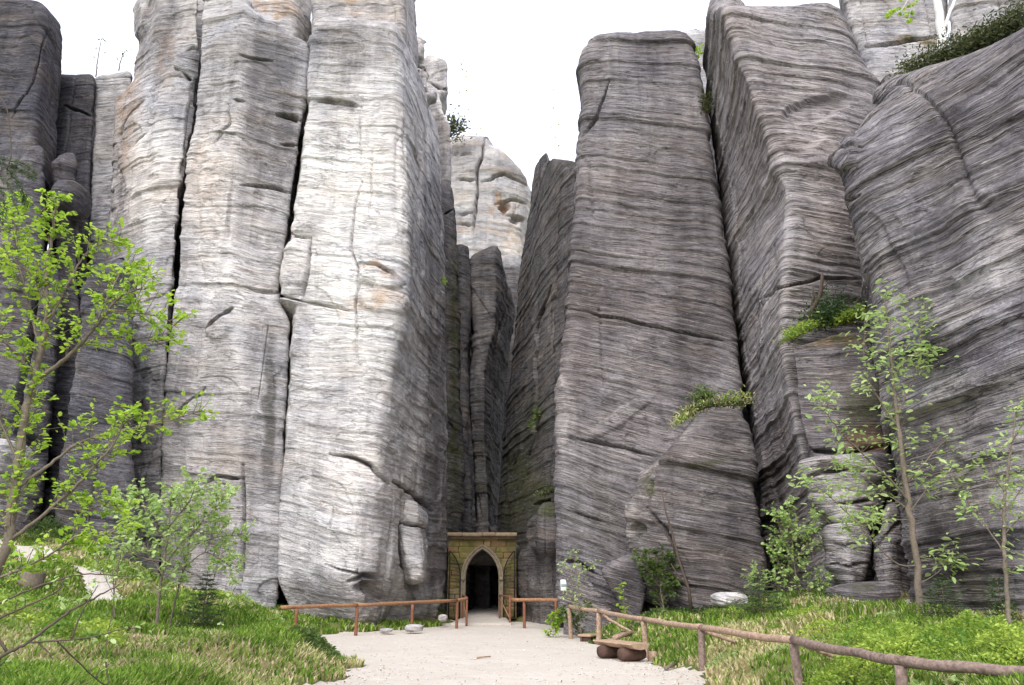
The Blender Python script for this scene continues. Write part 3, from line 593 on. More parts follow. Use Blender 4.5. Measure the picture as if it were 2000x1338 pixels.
pillar('rock_pillar', 'ribbed dark pillar forming the right gorge wall beside the gateway', 'gorge', [
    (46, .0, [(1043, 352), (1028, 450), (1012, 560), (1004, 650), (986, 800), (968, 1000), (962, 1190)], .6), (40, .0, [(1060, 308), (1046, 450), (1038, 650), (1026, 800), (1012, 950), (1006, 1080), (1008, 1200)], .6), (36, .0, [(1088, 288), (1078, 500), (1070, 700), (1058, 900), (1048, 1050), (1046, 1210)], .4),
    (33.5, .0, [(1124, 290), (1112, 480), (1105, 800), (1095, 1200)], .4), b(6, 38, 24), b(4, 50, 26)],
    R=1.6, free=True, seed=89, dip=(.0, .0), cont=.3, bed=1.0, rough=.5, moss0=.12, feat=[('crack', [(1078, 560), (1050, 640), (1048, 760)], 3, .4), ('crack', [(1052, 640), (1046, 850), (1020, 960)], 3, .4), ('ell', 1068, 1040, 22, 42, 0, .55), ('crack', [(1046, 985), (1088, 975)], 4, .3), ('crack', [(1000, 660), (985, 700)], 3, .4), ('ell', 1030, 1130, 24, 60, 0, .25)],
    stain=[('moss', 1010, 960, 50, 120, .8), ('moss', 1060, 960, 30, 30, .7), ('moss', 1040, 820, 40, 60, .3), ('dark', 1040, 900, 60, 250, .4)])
pillar('rock_rib', 'slim vertical rock rib against the left edge of the big right slab', 'gorge', [
    (34, .0, [(1094, 326), (1090, 400), (1084, 600), (1079, 800), (1078, 900), (1072, 1000), (1076, 1205)], .4), (32.2, .0, [(1126, 320), (1117, 480), (1104, 700), (1094, 900), (1090, 1205)], .3), b(4.5, 36, 23), b(3.2, 37, 23)], R=.4, free=True, rough=.6, seed=97, bed=1.1, feat=[('crack', [(1070, 985), (1095, 980)], 3, .25)])
boulder('boulder', 'bulging damp rock with mossy top on the gorge wall right of the gateway', 'gorge', 1072, 1032, 33, 46, 95, 1.8, 4, seed=99, stain=[('moss', 1070, 990, 30, 16, .9)])
pillar('rock_wall', 'added rock closing the end of the passage to keep the gateway dark', 'shade', [  # added wall; closes the passage so the arch stays black
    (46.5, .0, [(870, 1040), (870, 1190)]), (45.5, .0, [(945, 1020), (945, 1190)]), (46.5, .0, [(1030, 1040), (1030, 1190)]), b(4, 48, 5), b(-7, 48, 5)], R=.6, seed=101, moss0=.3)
boulder('boulder', 'added mossy block roofing the passage unseen behind the gateway coping to keep it dark', 'shade', 945, 1086, 43.8, 190, 36, 10.2, 0, sq=4, seed=103, moss0=.35)  # added unseen roof; keeps light out of the passage

# ------------------------------------------------------------------ right side
pillar('rock_wall', 'dark rock at the back of the deep cleft between slab and wavy pillar', 'shade', [  # added dark block stands in for the cleft's shade
    (35, .0, [(1350, 200), (1350, 1150)]), (34.5, 0, [(1640, 170), (1640, 1150)]), b(13, 38, 18), b(9, 38, 18)], R=.6, res=.15, seed=105)
pillar('rock_slab', 'huge grey slab with tilted bedding lines right of the gorge, with a rounded top', 'right', [
    (29.0, .01, [(1131, 78), (1137, 200), (1130, 280), (1117, 400), (1108, 480), (1100, 600), (1093, 750), (1088, 900), (1087, 1050), (1091, 1215)], .7),
    (28.2, .01, [(1236, 50), (1240, 200), (1240, 600), (1240, 1200)], 2.5),
    (27.0, .01, [(1352, 48), (1378, 150), (1391, 260), (1416, 450), (1441, 650), (1460, 790), (1480, 950), (1505, 1170)], .6), b(8.5, 36, 22), b(2.8, 36, 22.5)],
    R=.7, under=.3, uh=1.2, seed=107, dip=(.36, .03), cont=.35, bed=1.55, rough=.75, feat=[('crack', [(1098, 600), (1200, 622), (1320, 648), (1445, 670)], 3.5, .16), ('crack', [(1105, 856), (1190, 868), (1290, 895)], 3.5, .2), ('crack', [(1190, 160), (1170, 230), (1140, 270)], 3, .2), ('crack', [(1115, 1000), (1185, 1020)], 3, .14),
    ('ell', 1215, 815, 85, 15, -32, .09), ('ell', 1105, 820, 14, 90, 0, .14), ('ell', 1130, 1150, 30, 60, 0, .15), ('crack', [(1098, 1095), (1130, 1100), (1165, 1120)], 5, .35)],
    stain=[('pale', 1108, 800, 18, 130, .7), ('pale', 1215, 815, 80, 12, .45), ('dark', 1160, 600, 110, 200, .2), ('dark', 1350, 560, 80, 300, .3), ('moss', 1150, 1000, 90, 120, .25), ('pale', 1190, 90, 60, 40, .3), ('pale', 1250, 520, 140, 40, .25)])  # pale left-edge patch paints the bright corner's light into the colour
pillar('rock_block', 'leaning grey block at the left foot of the big slab, behind the long fence', 'right', [
    (27.8, .0, [(1093, 1102), (1091, 1150), (1096, 1225)], .3), (27.2, .0, [(1126, 1098), (1150, 1130), (1172, 1160), (1200, 1205), (1208, 1225)], .3), b(3.5, 29.5, 2.2), b(2, 29.5, 2.2)], R=.25, seed=109, rough=.8, dip=(.2, 0))
pillar('rock_block', 'dark wedge-shaped block right of the leaning grey block at the slab foot', 'right', [
    (27.0, .0, [(1166, 1098), (1182, 1130), (1200, 1165), (1222, 1205), (1230, 1225)], .3), (26.3, .0, [(1224, 1078), (1256, 1105), (1268, 1150), (1258, 1190), (1240, 1225)], .5), b(4.6, 28.5, 2.4), b(3, 28.5, 2.2)], R=.3, seed=113, rough=.8, dip=(.3, 0), stain=[('dark', 1220, 1160, 60, 60, .4)])
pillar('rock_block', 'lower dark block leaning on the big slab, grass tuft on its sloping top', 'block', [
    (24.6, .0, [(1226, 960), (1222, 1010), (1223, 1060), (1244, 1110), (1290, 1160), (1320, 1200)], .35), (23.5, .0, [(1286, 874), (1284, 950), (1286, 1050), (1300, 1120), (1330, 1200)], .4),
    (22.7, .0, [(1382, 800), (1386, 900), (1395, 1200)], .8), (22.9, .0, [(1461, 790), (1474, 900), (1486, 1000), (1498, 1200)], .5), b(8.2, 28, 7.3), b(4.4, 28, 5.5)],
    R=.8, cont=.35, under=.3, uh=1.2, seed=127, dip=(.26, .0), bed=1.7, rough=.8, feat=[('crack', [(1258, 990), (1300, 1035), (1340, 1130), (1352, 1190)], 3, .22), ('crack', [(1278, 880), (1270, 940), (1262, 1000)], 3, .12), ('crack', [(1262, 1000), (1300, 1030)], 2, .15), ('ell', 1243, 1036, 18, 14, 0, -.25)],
    stain=[('pale', 1255, 915, 30, 26, .6), ('pale', 1330, 845, 34, 24, .6), ('pale', 1368, 812, 24, 16, .5), ('pale', 1228, 1000, 10, 60, .5), ('moss', 1262, 945, 14, 14, .9), ('moss', 1245, 1035, 22, 14, .8), ('moss', 1380, 905, 60, 8, .8), ('dark', 1400, 1100, 100, 100, .3)])  # pale patches along the top edge paint its lit rim into the colour
pillar('rock_pillar', 'tall wavy-banded pillar with a diagonal ridge, right of the big slab', 'wavy', [
    (28.6, .0, [(1376, 14), (1378, 140), (1392, 260), (1417, 450), (1442, 650), (1462, 790), (1482, 950), (1498, 1100), (1506, 1170)], .5),
    (22.2, .0, [(1404, -6), (1440, 110), (1472, 200), (1510, 290), (1543, 400), (1530, 560), (1526, 680), (1545, 800), (1568, 900), (1598, 1020), (1622, 1150)], .35),
    (23.6, .0, [(1652, -4), (1692, 100), (1742, 165), (1736, 260), (1740, 400), (1750, 590), (1780, 800), (1800, 1000), (1810, 1160)], 1.2), b(13, 30, 19), b(8.5, 32, 20)],
    R=.8, under=.35, uh=1.0, seed=131, dip=(-.03, .06), cont=.4, bed=1.7, rough=.55, feat=[('ell', 1590, 215, 70, 26, -15, -.25), ('ell', 1620, 300, 60, 30, -10, .2), ('crack', [(1480, 590), (1530, 560), (1600, 545), (1690, 548)], 3, .14)],
    stain=[('pale', 1580, 300, 90, 200, .4), ('pale', 1590, 1110, 30, 40, .8)])
pillar('rock_tower', 'small pale rock head peeking out behind the slab top, left of the wavy-banded pillar', 'left', [
    (38, .0, [(1308, 66), (1300, 200), (1300, 1100)]), (38, 0, [(1345, 44), (1345, 200), (1345, 1100)]), (37.5, .0, [(1400, 46), (1560, 400), (1620, 1100)]), b(12, 42, 30), b(8, 42, 30)], res=.12, R=1.2, seed=137)
pillar('rock_block', 'mossy-topped square block wedged upright between the wavy pillar and the far right slab', 'right', [
    (21.2, .0, [(1541, 676), (1546, 760), (1567, 870), (1580, 900), (1604, 960), (1616, 990)], .2), (20.6, .0, [(1640, 644), (1645, 760), (1650, 1000)], .8), (20.4, .0, [(1716, 640), (1722, 700), (1738, 800), (1752, 900), (1768, 1010)], .4), b(11, 24, 7.2), b(8, 24, 7)],
    zb=4.2, R=.25, seed=139, dip=(.05, .0), bed=1.2, feat=[('crack', [(1562, 880), (1640, 886), (1730, 870)], 5, .3), ('ell', 1660, 950, 90, 40, 0, -.3)],
    stain=[('moss', 1630, 655, 90, 30, .9), ('ochre', 1630, 668, 90, 20, .35), ('moss', 1690, 790, 60, 60, .7), ('dark', 1700, 850, 70, 100, .6), ('ochre', 1690, 870, 50, 50, .5)])
pillar('rock_outcrop', 'knobbly buff overhang under the mossy square block', 'wavy', [
    (20.5, .0, [(1572, 896), (1570, 915), (1582, 935), (1592, 958)], .25), (19.9, .0, [(1640, 890), (1646, 930), (1650, 958)], .4), (20.2, .0, [(1738, 884), (1745, 958)], .3), b(10.5, 22.5, 4.8), b(8.2, 22.5, 4.8)], zb=P(1650, 958, 20.2)[2], R=.22, rough=1.4, bed=1.6, seed=149, feat=[('crack', [(1580, 930), (1640, 918), (1700, 925)], 5, .3), ('ell', 1622, 920, 22, 14, 10, -.3), ('ell', 1690, 925, 25, 14, 0, .2)], stain=[('pale', 1640, 930, 60, 30, .4)])
pillar('rock_outcrop', 'lowest angular lip of the knobbly overhang, with a dark gap beneath', 'wavy', [
    (20.5, .0, [(1582, 960), (1584, 980), (1600, 1000), (1618, 1013)], .25), (19.8, .0, [(1652, 958), (1656, 985), (1650, 1014)], .3), (20.2, .0, [(1718, 956), (1716, 1000)], .3), b(10.4, 22.3, 4), b(8.2, 22.3, 4)], zb=P(1650, 1013, 20.1)[2], R=.2, rough=1.4, bed=1.6, seed=151, feat=[('crack', [(1640, 985), (1700, 978)], 4, .25)], stain=[('pale', 1640, 985, 60, 30, .5)])
pillar('boulder', 'squared boulder with a flat pale top under the buff overhang, left of the tilted one', 'wavy', [
    (20.2, .0, [(1603, 1024), (1597, 1050), (1602, 1090), (1616, 1140)], .35), (19.5, .0, [(1655, 1018), (1658, 1080), (1660, 1145)], .8), (19.9, .0, [(1702, 1014), (1708, 1060), (1700, 1145)], .3), b(10, 22, 3.2), b(8.2, 22, 3.2)], R=.3, rough=1.1, bed=1.5, cat='boulder', seed=157, under=.3, uh=.8, uz=1.5, stain=[('pale', 1650, 1022, 60, 16, .7)], feat=[('crack', [(1602, 1060), (1650, 1066), (1700, 1060)], 3, .15), ('crack', [(1606, 1100), (1660, 1108), (1700, 1100)], 3, .2)])
pillar('boulder', 'tilted grey boulder leaning on the far right slab, beside the flat-topped boulder', 'wavy', [
    (19.8, .0, [(1706, 1052), (1704, 1090), (1702, 1140)], .3), (19.3, .0, [(1728, 985), (1735, 1040), (1738, 1140)], .5), (19.6, .0, [(1764, 978), (1772, 1050), (1782, 1140)], .3), b(10.6, 22, 3.8), b(9.2, 22, 3.4)], R=.3, rough=1.1, bed=1.2, cat='boulder', seed=163, feat=[('crack', [(1706, 1060), (1740, 1040), (1772, 1005)], 4, .2)])
boulder('boulder', 'low flat rock at the foot of the two stacked boulders on the right bank', 'right', 1680, 1160, 19.2, 120, 42, 1.6, -6, seed=167, stain=[('moss', 1690, 1140, 40, 14, .8)])
pillar('rock_slab', 'great dark slab with bold sweeping bands filling the right edge, heather along its top', 'bold', [
    (22.0, .0, [(1752, 172), (1720, 240), (1700, 300), (1700, 400), (1705, 590), (1725, 800), (1760, 1000), (1800, 1170)], .4),
    (18.2, .0, [(1762, 166), (1704, 212), (1662, 280), (1642, 320), (1656, 400), (1690, 590), (1716, 760), (1746, 930), (1792, 1185)], .8),
    (14.6, .0, [(2000, 42), (2002, 300), (2010, 700), (2020, 1220)], 2.5), (11.0, .0, [(2420, -180), (2450, 300), (2500, 1250)], 2.0), b(24, 14, 14.5), b(22, 26, 14.5)],
    R=.6, seed=173, dip=(-.14, .02), cont=.4, bed=1.9, rough=.9, feat=[('ell', 1664, 300, 22, 34, 0, .25), ('crack', [(1648, 308), (1690, 292)], 3, .2), ('crack', [(1660, 395), (1690, 380)], 3, .15)],
    stain=[('pale', 1940, 540, 110, 50, .6), ('pale', 1850, 620, 130, 40, .45), ('dark', 1900, 1080, 130, 110, .8), ('dark', 1850, 700, 150, 30, .4), ('dark', 1900, 260, 130, 60, .35), ('moss', 1900, 1150, 120, 40, .4)])
pillar('rock_tower', 'plain grey rock wall behind the birch trunk, left of it', 'left', [
    (27, .0, [(1620, -120), (1650, 30), (1690, 120), (1700, 300)]), (26.4, .0, [(1852, -120), (1850, 260)]), b(20, 34, 26), b(10, 34, 26)], zb=8, seed=179, bed=.6, feat=[('crack', [(1690, 92), (1760, 84), (1840, 70)], 4, .4)], stain=[('moss', 1790, 84, 50, 8, .9), ('ochre', 1790, 84, 50, 8, .8)])
pillar('rock_tower', 'light grey rock at the top right corner behind the birch, right of it', 'left', [
    (25.5, .0, [(1858, -120), (1856, 60), (1870, 260)]), (23, .0, [(2300, -200), (2300, 200)]), b(26, 30, 22), b(16, 32, 24)], zb=8, seed=181, bed=.6)
for i, (px, py, Y, w, h, lab) in enumerate([(1424, 1171, 21.6, 56, 26, 'white rounded boulder on the grass below the dark leaning block'), (810, 1227, 28.6, 34, 14, 'flat pale stone at the path edge under the left fence, left of its twin'),
        (755, 1232, 28.2, 26, 10, 'small pale stone under the left fence between its second and third posts'), (865, 1206, 32.5, 14, 10, 'little upright stone behind the left fence near the gateway')]):
    o = boulder('stone', lab, 'left' if i else 'pale', px, py, Y, w, h, w*.02, 0, sq=3.0, res=.03, cat='stone', seed=191+i, bed=.8, rough=.7, group='loose pale stones')
    if py < 1195: pass
# ------------------------------------------------------------------ the stone gateway
GX, GY, GZ = float(P(941.5, 1139, 38)[0]), 38.0, .12
HW, SPR, RISE = .78, 1.84, 1.28                                # half opening, spring height, arch rise
_c = (RISE**2-HW**2)/(2*HW); _R = HW+_c
def arch_x(z, grow=0.0):                                       # half width of the opening at height z above the sill
    z = np.asarray(z, float); r = _R+grow
    return np.where(z <= SPR, HW+grow, np.sqrt(np.maximum(r*r-(z-SPR)**2, 0))-_c)
def arch_path(grow=0.0, n=14, zb=0.0):
    r = _R+grow; tmax = math.acos(_c/r)
    right = [(HW+grow, zb), (HW+grow, SPR*.5), (HW+grow, SPR*.98)]+[(-_c+r*math.cos(t), SPR+r*math.sin(t)) for t in np.linspace(0, tmax, n)]
    return [(-x, z) for x, z in right]+[(x, z) for x, z in right[::-1][1:]]
gate = thing('stone_gateway', (GX, GY, GZ), 'mossy yellow sandstone gateway with a pointed arch between the gorge walls', 'gateway')
W2, HT = 1.62, 3.72
r_ = np.random.default_rng(5)
xs = np.arange(-W2, W2+.001, .03); zs = np.arange(0, HT+.001, .03)
X, Z = np.meshgrid(xs, zs); course = .27; row = np.floor(Z/course).astype(int)
dep = np.zeros_like(X); ida = np.zeros_like(X)
for k in range(row.max()+1):
    edges = [-W2-r_.uniform(0, .4)]
    while edges[-1] < W2+.1: edges.append(edges[-1]+r_.uniform(.36, .72))
    e = np.array(edges); m = row == k; xi = X[m]; zi = Z[m]-k*course
    i = np.clip(np.searchsorted(e, xi)-1, 0, len(e)-2); off = r_.uniform(-.015, .02, len(e)); cid = r_.uniform(0, 1, len(e))
    dm = np.minimum(np.minimum(xi-e[i], e[i+1]-xi), np.minimum(zi, course-zi))
    dep[m] = off[i]+.03*sstep(.005, .045, dm); ida[m] = np.where(dm < .022, 0, .16+.84*cid[i])
dep += .012*noise(X*6, Z*6, X*0, 3)
open_ = (np.abs(X) < arch_x(Z, .07)-.0)
f = grid_faces(len(zs), len(xs), False); keep = (~open_).ravel(); f = f[keep[f].all(1)]
mb = MB(); mb.add(np.stack([GX+X, GY-dep, GZ+Z], -1).reshape(-1, 3), f, a=ida.ravel())
for sx in (-1, 1): box(mb, (GX+sx*(W2-.3), GY+.36, GZ+SPR/2+.4), (.6, .6, SPR+.8-.002), a=.5)
box(mb, (GX, GY+.36, GZ+(SPR+RISE+.2+HT)/2), (2*W2, .6, HT-SPR-RISE-.2), a=.5)
s = NT('mossy_ashlar'); ps = s.pos(); rr = s.attr('rnd').outputs['Fac']; n = s.noise(ps, 2.2, 6, .7); n2 = s.noise(ps, 14, 5, .7)
col = s.ramp(rr, [(0, (.025, .022, .015)), (.12, (.13, .095, .04)), (.35, (.27, .19, .085)), (.65, (.16, .12, .07)), (.85, (.24, .125, .07)), (1, (.30, .25, .16))])
col = s.mix(s.ramp(n, [(.4, (0, 0, 0)), (.62, (.85, .85, .85))]), col, (.12, .115, .03, 1)); col = s.mix(s.math('MULTIPLY', s.ramp(s.noise(ps, .9, 5, .7), [(.4, (0, 0, 0)), (.65, (1, 1, 1))]), .75), col, (.055, .048, .03, 1))
s.pbr(col, .92, s.bump(n2, .7, .02), .1); M['ashlar'] = s.m
mb.build('wall', M['ashlar'], gate)
# moulded arch surround: a profile swept round the opening
prof = [(.0, .42), (.0, -.02), (.05, -.06), (.10, -.05), (.14, -.10), (.22, -.12), (.22, .05)]
rows = [[(x, z) for x, z in arch_path(g)] for g, _ in prof]
mb = MB(); n = len(rows[0]); v = np.array([[(GX+rows[k][j][0], GY+prof[k][1], GZ+rows[k][j][1]) for k in range(len(prof))] for j in range(n)]).reshape(-1, 3)
mb.add(v, grid_faces(n, len(prof), False), a=.5)
sur = mb.build('arch_surround', M['trimstone'], gate, smooth=False)
for sx in (-1, 1):
    mb = MB(); box(mb, (GX+sx*(HW+.16), GY-.10, GZ+SPR-.06), (.26, .16, .17), bev=.035); mb.build('corbel', M['trimstone'], gate)
mb = MB(); xx = GX-W2-.06
for w in (.72, .95, .62, 1.05):                                # coping stones, butted
    box(mb, (xx+w/2, GY+.1, GZ+HT+.085+r_.uniform(-.012, .012)), (w-.012, .95, .17), bev=.025); xx += w
mb.build('coping', M['coping'], gate)
mb = MB(); box(mb, (GX, GY-.05, GZ+HT-.055), (2*W2-.05, .1, .105), bev=.02); mb.build('frieze', M['coping'], gate)
for sx in (-1, 1):                                             # opened iron leaves, laid back flat against the flanks
    x0, x1 = GX+sx*(HW+.24), GX+sx*(HW+.94); yq = GY-.24
    mb = MB(); zt0, zt1 = GZ+SPR-.05, GZ+SPR+RISE-.08
    curve = []
    for t in np.linspace(0, 1, 12):
        zz = SPR-.05+t*(RISE-.03); curve.append((x0+sx*(HW-float(arch_x(zz)))*.8, yq, GZ+zz))
    tube(mb, [(x0, yq, GZ+.05), (x0, yq, zt0)], .026, .026, 6); tube(mb, curve, .026, .026, 6); tube(mb, [(curve[-1][0], yq, GZ+.05), curve[-1]], .026, .026, 6)
    tube(mb, [(x0, yq, GZ+.08), (curve[-1][0], yq, GZ+.08)], .022, .022, 6)
    leaf = mb.build('gate_leaf', M['iron'], gate)
    mb = MB()
    for k in range(15):
        za = .25+k*.165; xa = x0 if za < SPR-.05 else x0+sx*(HW-float(arch_x(za)))*.8
        if abs(xa-curve[-1][0]) < .06: continue
        tube(mb, [(xa, yq, GZ+za), (curve[-1][0], yq, GZ+za+.10*(1 if k > 6 else -.3))], .008, .008, 4)
    bars = mb.build('bars', M['iron'], leaf); bars.location = -Vector((0, 0, 0))
    bars.matrix_parent_inverse.identity(); bars.data.transform(__import__('mathutils').Matrix.Translation(-gate.location)) if False else None
    bars.location = -gate.location
# slab ramp into the arch
mb = MB(); za, zb_ = .14, .50
v = []
for y, z, w in ((34.1, .115, 1.25), (36.4, .15, 1.1), (38.6, .2, .95), (45.4, .52, .95)): v += [(GX+.12-w, y, z), (GX+.12+w, y, z), (GX+.12+w, y, z-.3), (GX+.12-w, y, z-.3)]
q = [(0, 1, 2, 3)[::-1]] + [tuple(4*k+i for i in a)for k in range(3) for a in ((0, 1, 5, 4), (1, 2, 6, 5), (3, 0, 4, 7))]
mb.add(v, q); o = mb.build('walkway', M['sand'], smooth=False); o['kind'] = 'structure'
# ------------------------------------------------------------------ fences, benches, signs
def rail_mesh(a, b_, r, mat, parent, name='rail', sag=.02, sides=9):
    a, b_ = np.array(a), np.array(b_); n = 10; t = np.linspace(0, 1, n)[:, None]
    p = a+(b_-a)*t; p[:, 2] -= (4*t*(1-t))[:, 0]*sag; p += rng.normal(0, .006, p.shape)
    m = MB(); tube(m, p, r, r*.92, sides, .04); return m.build(name, M[mat], parent)
def post_mesh(top, r, mat, parent, lean=(0, 0), zb=None):
    z0 = (Tz(top[0], top[1]) if zb is None else zb)-.12
    m = MB(); p = np.linspace((top[0]-lean[0], top[1]-lean[1], z0), top, 6); tube(m, p, r*1.05, r, 9, .03); return m.build('post', M[mat], parent)
F = [(1112, 1184, 25.8), (1170, 1193, 23.4), (1257, 1209, 19.4), (1370, 1224, 16.2), (1550, 1250, 12.4), (1760, 1290, 9.2), (2040, 1313, 7.9), (2400, 1372, 6.2)]
fp = [P(*q) for q in F]
fence = thing('fence', (fp[2][0], fp[2][1], Tz(fp[2][0], fp[2][1])), 'long weathered pole fence climbing along the right edge of the sandy path', 'fence')
for k in range(len(fp)-1):
    rail_mesh(fp[k]-(0, 0, .0), fp[k+1], .062, 'railpale' if k < 4 else 'railgrey', fence)
for k, q in enumerate(fp[:-1]): post_mesh(q-(0, -.03, .055), .066 if k != 1 else .075, 'railpale' if k < 3 else 'railgrey', fence, (.04*((k % 2)*2-1), 0))
for (a, b_) in (((1178, 1203, 23.6), (1238, 1231, 22.8)), ((1376, 1232, 16.3), (1456, 1263, 16.6)), ((1575, 1262, 12.4), (1655, 1290, 12.6))):
    q = P(*b_); q[2] = min(q[2], Tz(q[0], q[1])+.05); rail_mesh(P(*a), q, .04, 'railpale', fence, 'brace', 0)
LF = [(549, 1186, 25.2), (580, 1185.5, 25.5), (698, 1182, 27.4), (806, 1178, 29.5), (893, 1172.5, 31.8), (911, 1170, 32.4)]
lp = [P(*q) for q in LF]
lf = thing('fence', (lp[2][0], lp[2][1], 0), 'left railing of orange-brown poles below the cream pillar, left of the gateway', 'fence')
for a, b_ in ((lp[0], lp[2]), (lp[2], lp[4]), (lp[4], lp[5])): rail_mesh(a, b_, .065, 'rail', lf, sag=.0)
for q in lp[1:5]: post_mesh(q-(0, 0, .05), .055, 'post', lf)
ra, rb = P(1000, 1171.5, 32.2), P(1094, 1172, 30.5)
rf = thing('fence', (ra[0], ra[1], 0), 'short orange rail right of the gateway running behind the big tilted slab', 'fence')
rail_mesh(ra, rb, .07, 'rail', rf, sag=0); post_mesh(P(1024, 1174, 31.8), .06, 'post', rf); post_mesh(P(1086, 1174, 30.6), .06, 'post', rf)
for side, pts in ((-1, ((904, 1163, 37.2), (912, 1167, 33.6))), (1, ((976, 1163, 37.2), (996, 1166, 34.3)))):
    a, b_ = P(*pts[0]), P(*pts[1])
    h = thing('handrail', (b_[0], b_[1], .1), 'small brown handrail on the %s side of the arch entrance' % ('left' if side < 0 else 'right'), 'handrail', 'handrails at the arch entrance')
    rail_mesh(a, b_, .04, 'post', h, sag=0); post_mesh(a, .04, 'post', h, zb=.2); post_mesh(b_, .045, 'post', h, zb=.1)
    rail_mesh(a-(0, 0, .1), (b_[0], b_[1], .25), .032, 'rail', h, 'brace', 0)
# rustic bench: thick half-log seat on two round logs
bc = G(1213, 1288, .03); br = math.radians(-62)
bench = thing('bench', bc, 'low rustic bench of a split-log seat on two dark round logs beside the path', 'bench')
def loc(u, v, w): return (bc[0]+u*math.cos(br)-v*math.sin(br), bc[1]+u*math.sin(br)+v*math.cos(br), bc[2]+w)
for u in (-.40, .42):
    m = MB(); n = 9; pp = [loc(u, t, .15) for t in np.linspace(-.32, .32, n)]
    tube(m, pp, .15, .15, 14, .02, radii=np.array([.12, .148]+[.155]*5+[.148, .12])); lg = m.build('log_leg', M['benchlog'], bench)
m = MB(); prof = [(-.25, .385), (.25, .385), (.262, .36), (.20, .30), (.12, .265), (0, .25), (-.12, .265), (-.20, .30), (-.262, .36)]
us = [-.76, -.745, -.25, .25, .745, .76]; v = [loc(u, a*(.97 if abs(u) > .75 else 1)+.002*noise(np.array([u*3.]), np.array([a*4.]), np.array([0.]))[0], c) for u in us for a, c in prof]
k = len(prof); q = grid_faces(len(us), k); t_ = [(0, i+1, i) for i in range(1, k-1)]+[((len(us)-1)*k, (len(us)-1)*k+i, (len(us)-1)*k+i+1) for i in range(1, k-1)]
m.add(v, q, t_); m.build('seat', M['benchtop'], bench, smooth=False)
sc_ = G(1153, 1252, .03); slab = thing('low_bench', sc_, 'small low plank seat lying flat at the path edge behind the rustic bench', 'bench')
m = MB(); box(m, sc_+(0, 0, .17), (.46, .85, .07), -.55, .02); m.build('seat', M['benchtop'], slab)
for t in (-.28, .28):
    m = MB(); box(m, sc_+np.array((math.sin(.55)*t, math.cos(.55)*t, .06)), (.36, .14, .15), -.55, .03); m.build('support', M['benchlog'], slab)
m = MB(); q = G(1274, 1284, .1); tube(m, [q-(0, 0, .1), q+(0, 0, .02), q+(.0, 0, .13)], .11, .10, 10, .05); tag(m.build('stump', M['railpale']), 'little cut stump in the grass just right of the rustic bench', 'stump')
m = MB(); a, b_ = P(1200, 1246, 21.3), P(1232, 1237, 22.0); tube(m, [a, (a+b_)/2+(0, 0, .02), b_], .07, .06, 8, .06); tag(m.build('log', M['railpale']), 'short cut log lying in the grass behind the second fence post', 'log')
m = MB(); a, b_ = G(932, 1284, .05), G(958, 1282, .05); tube(m, [a, (a+b_)/2+(0, .03, 0), b_], .025, .015, 6, .1); tag(m.build('stick', M['railpale']), 'thin broken stick lying in the middle of the sandy path', 'stick')
m = MB(); a, b_ = G(1300, 1306, .06), G(1318, 1297, .1); tube(m, [a, (a+b_)/2+(0, .03, 0), b_], .04, .03, 6, .1); tag(m.build('stick', M['bark']), 'short brown stick at the right path edge near the bench', 'stick')
# trail blaze: white square with a grey-green stripe painted on the rock
bpy.context.view_layer.update(); bz = P(1103.5, 1143, 27.0)
_d = Vector(bz)-Vector((0, 0, EYE)); _d.normalize(); _hits = [o.ray_cast(Vector((0, 0, EYE)), _d) for o in SC.objects if o.type == 'MESH' and o.name.startswith('rock') and o.location.length == 0]
_hits = [h[1].y for h in _hits if h[0]]; bz = P(1103.5, 1143, (min(_hits) if _hits else 26.5)-.03)
bl = thing('trail_sign', bz, 'small white trail marker with a green stripe on the right rock', 'sign')
m = MB(); box(m, bz, (.30, .03, .36), .12, .006); m.build('plate', M['paint'], bl)
m = MB(); box(m, bz+(0, -.02, 0), (.28, .012, .10), .12, .002); m.build('stripe', M['paintgreen'], bl)
# old stump on the left bank
q = P(63, 1122, 19.5); q[2] = Tz(q[0], q[1])
m = MB(); tube(m, [q-(0, 0, .2), q+(0, 0, .12), q+(.02, 0, .30), q+(.02, 0, .38)], .30, .25, 14, .07); tag(m.build('tree_stump', M['bark']), 'old grey tree stump on the left bank beside the side path', 'stump')
q = P(1644, 1158, 19.5); q[2] = Tz(q[0], q[1])
m = MB(); tube(m, [q-(0, 0, .2), q+(0, 0, .12), q+(.02, 0, .26), q+(.02, 0, .3)], .34, .28, 14, .1); tag(m.build('tree_stump', simple('mossy_wood', (.16, .12, .04), .5, 9, .9, .02)), 'mossy stump in front of the stacked boulders on the right bank', 'stump')
q = G(115, 1275, .6)
for i, (dx, w, lab) in enumerate(((0, .30, 'buff stone half sunk in the grass at bottom left, left of its twin'), (.42, .24, 'darker buff stone half sunk in the grass at bottom left, right of its twin'))):
    z = Tz(q[0]+dx, q[1]); pp = np.array([[q[0]+dx, q[1], z+.06]]); ppx, ppy = project(pp)
    boulder('stone', lab, 'left', float(ppx[0]), float(ppy[0]), q[1], w*FPX/q[1], w*.6*FPX/q[1], w, 0, sq=2.4, res=.02, cat='stone', seed=301+i, bed=.1, rough=.2, group='buff stones in the left grass')
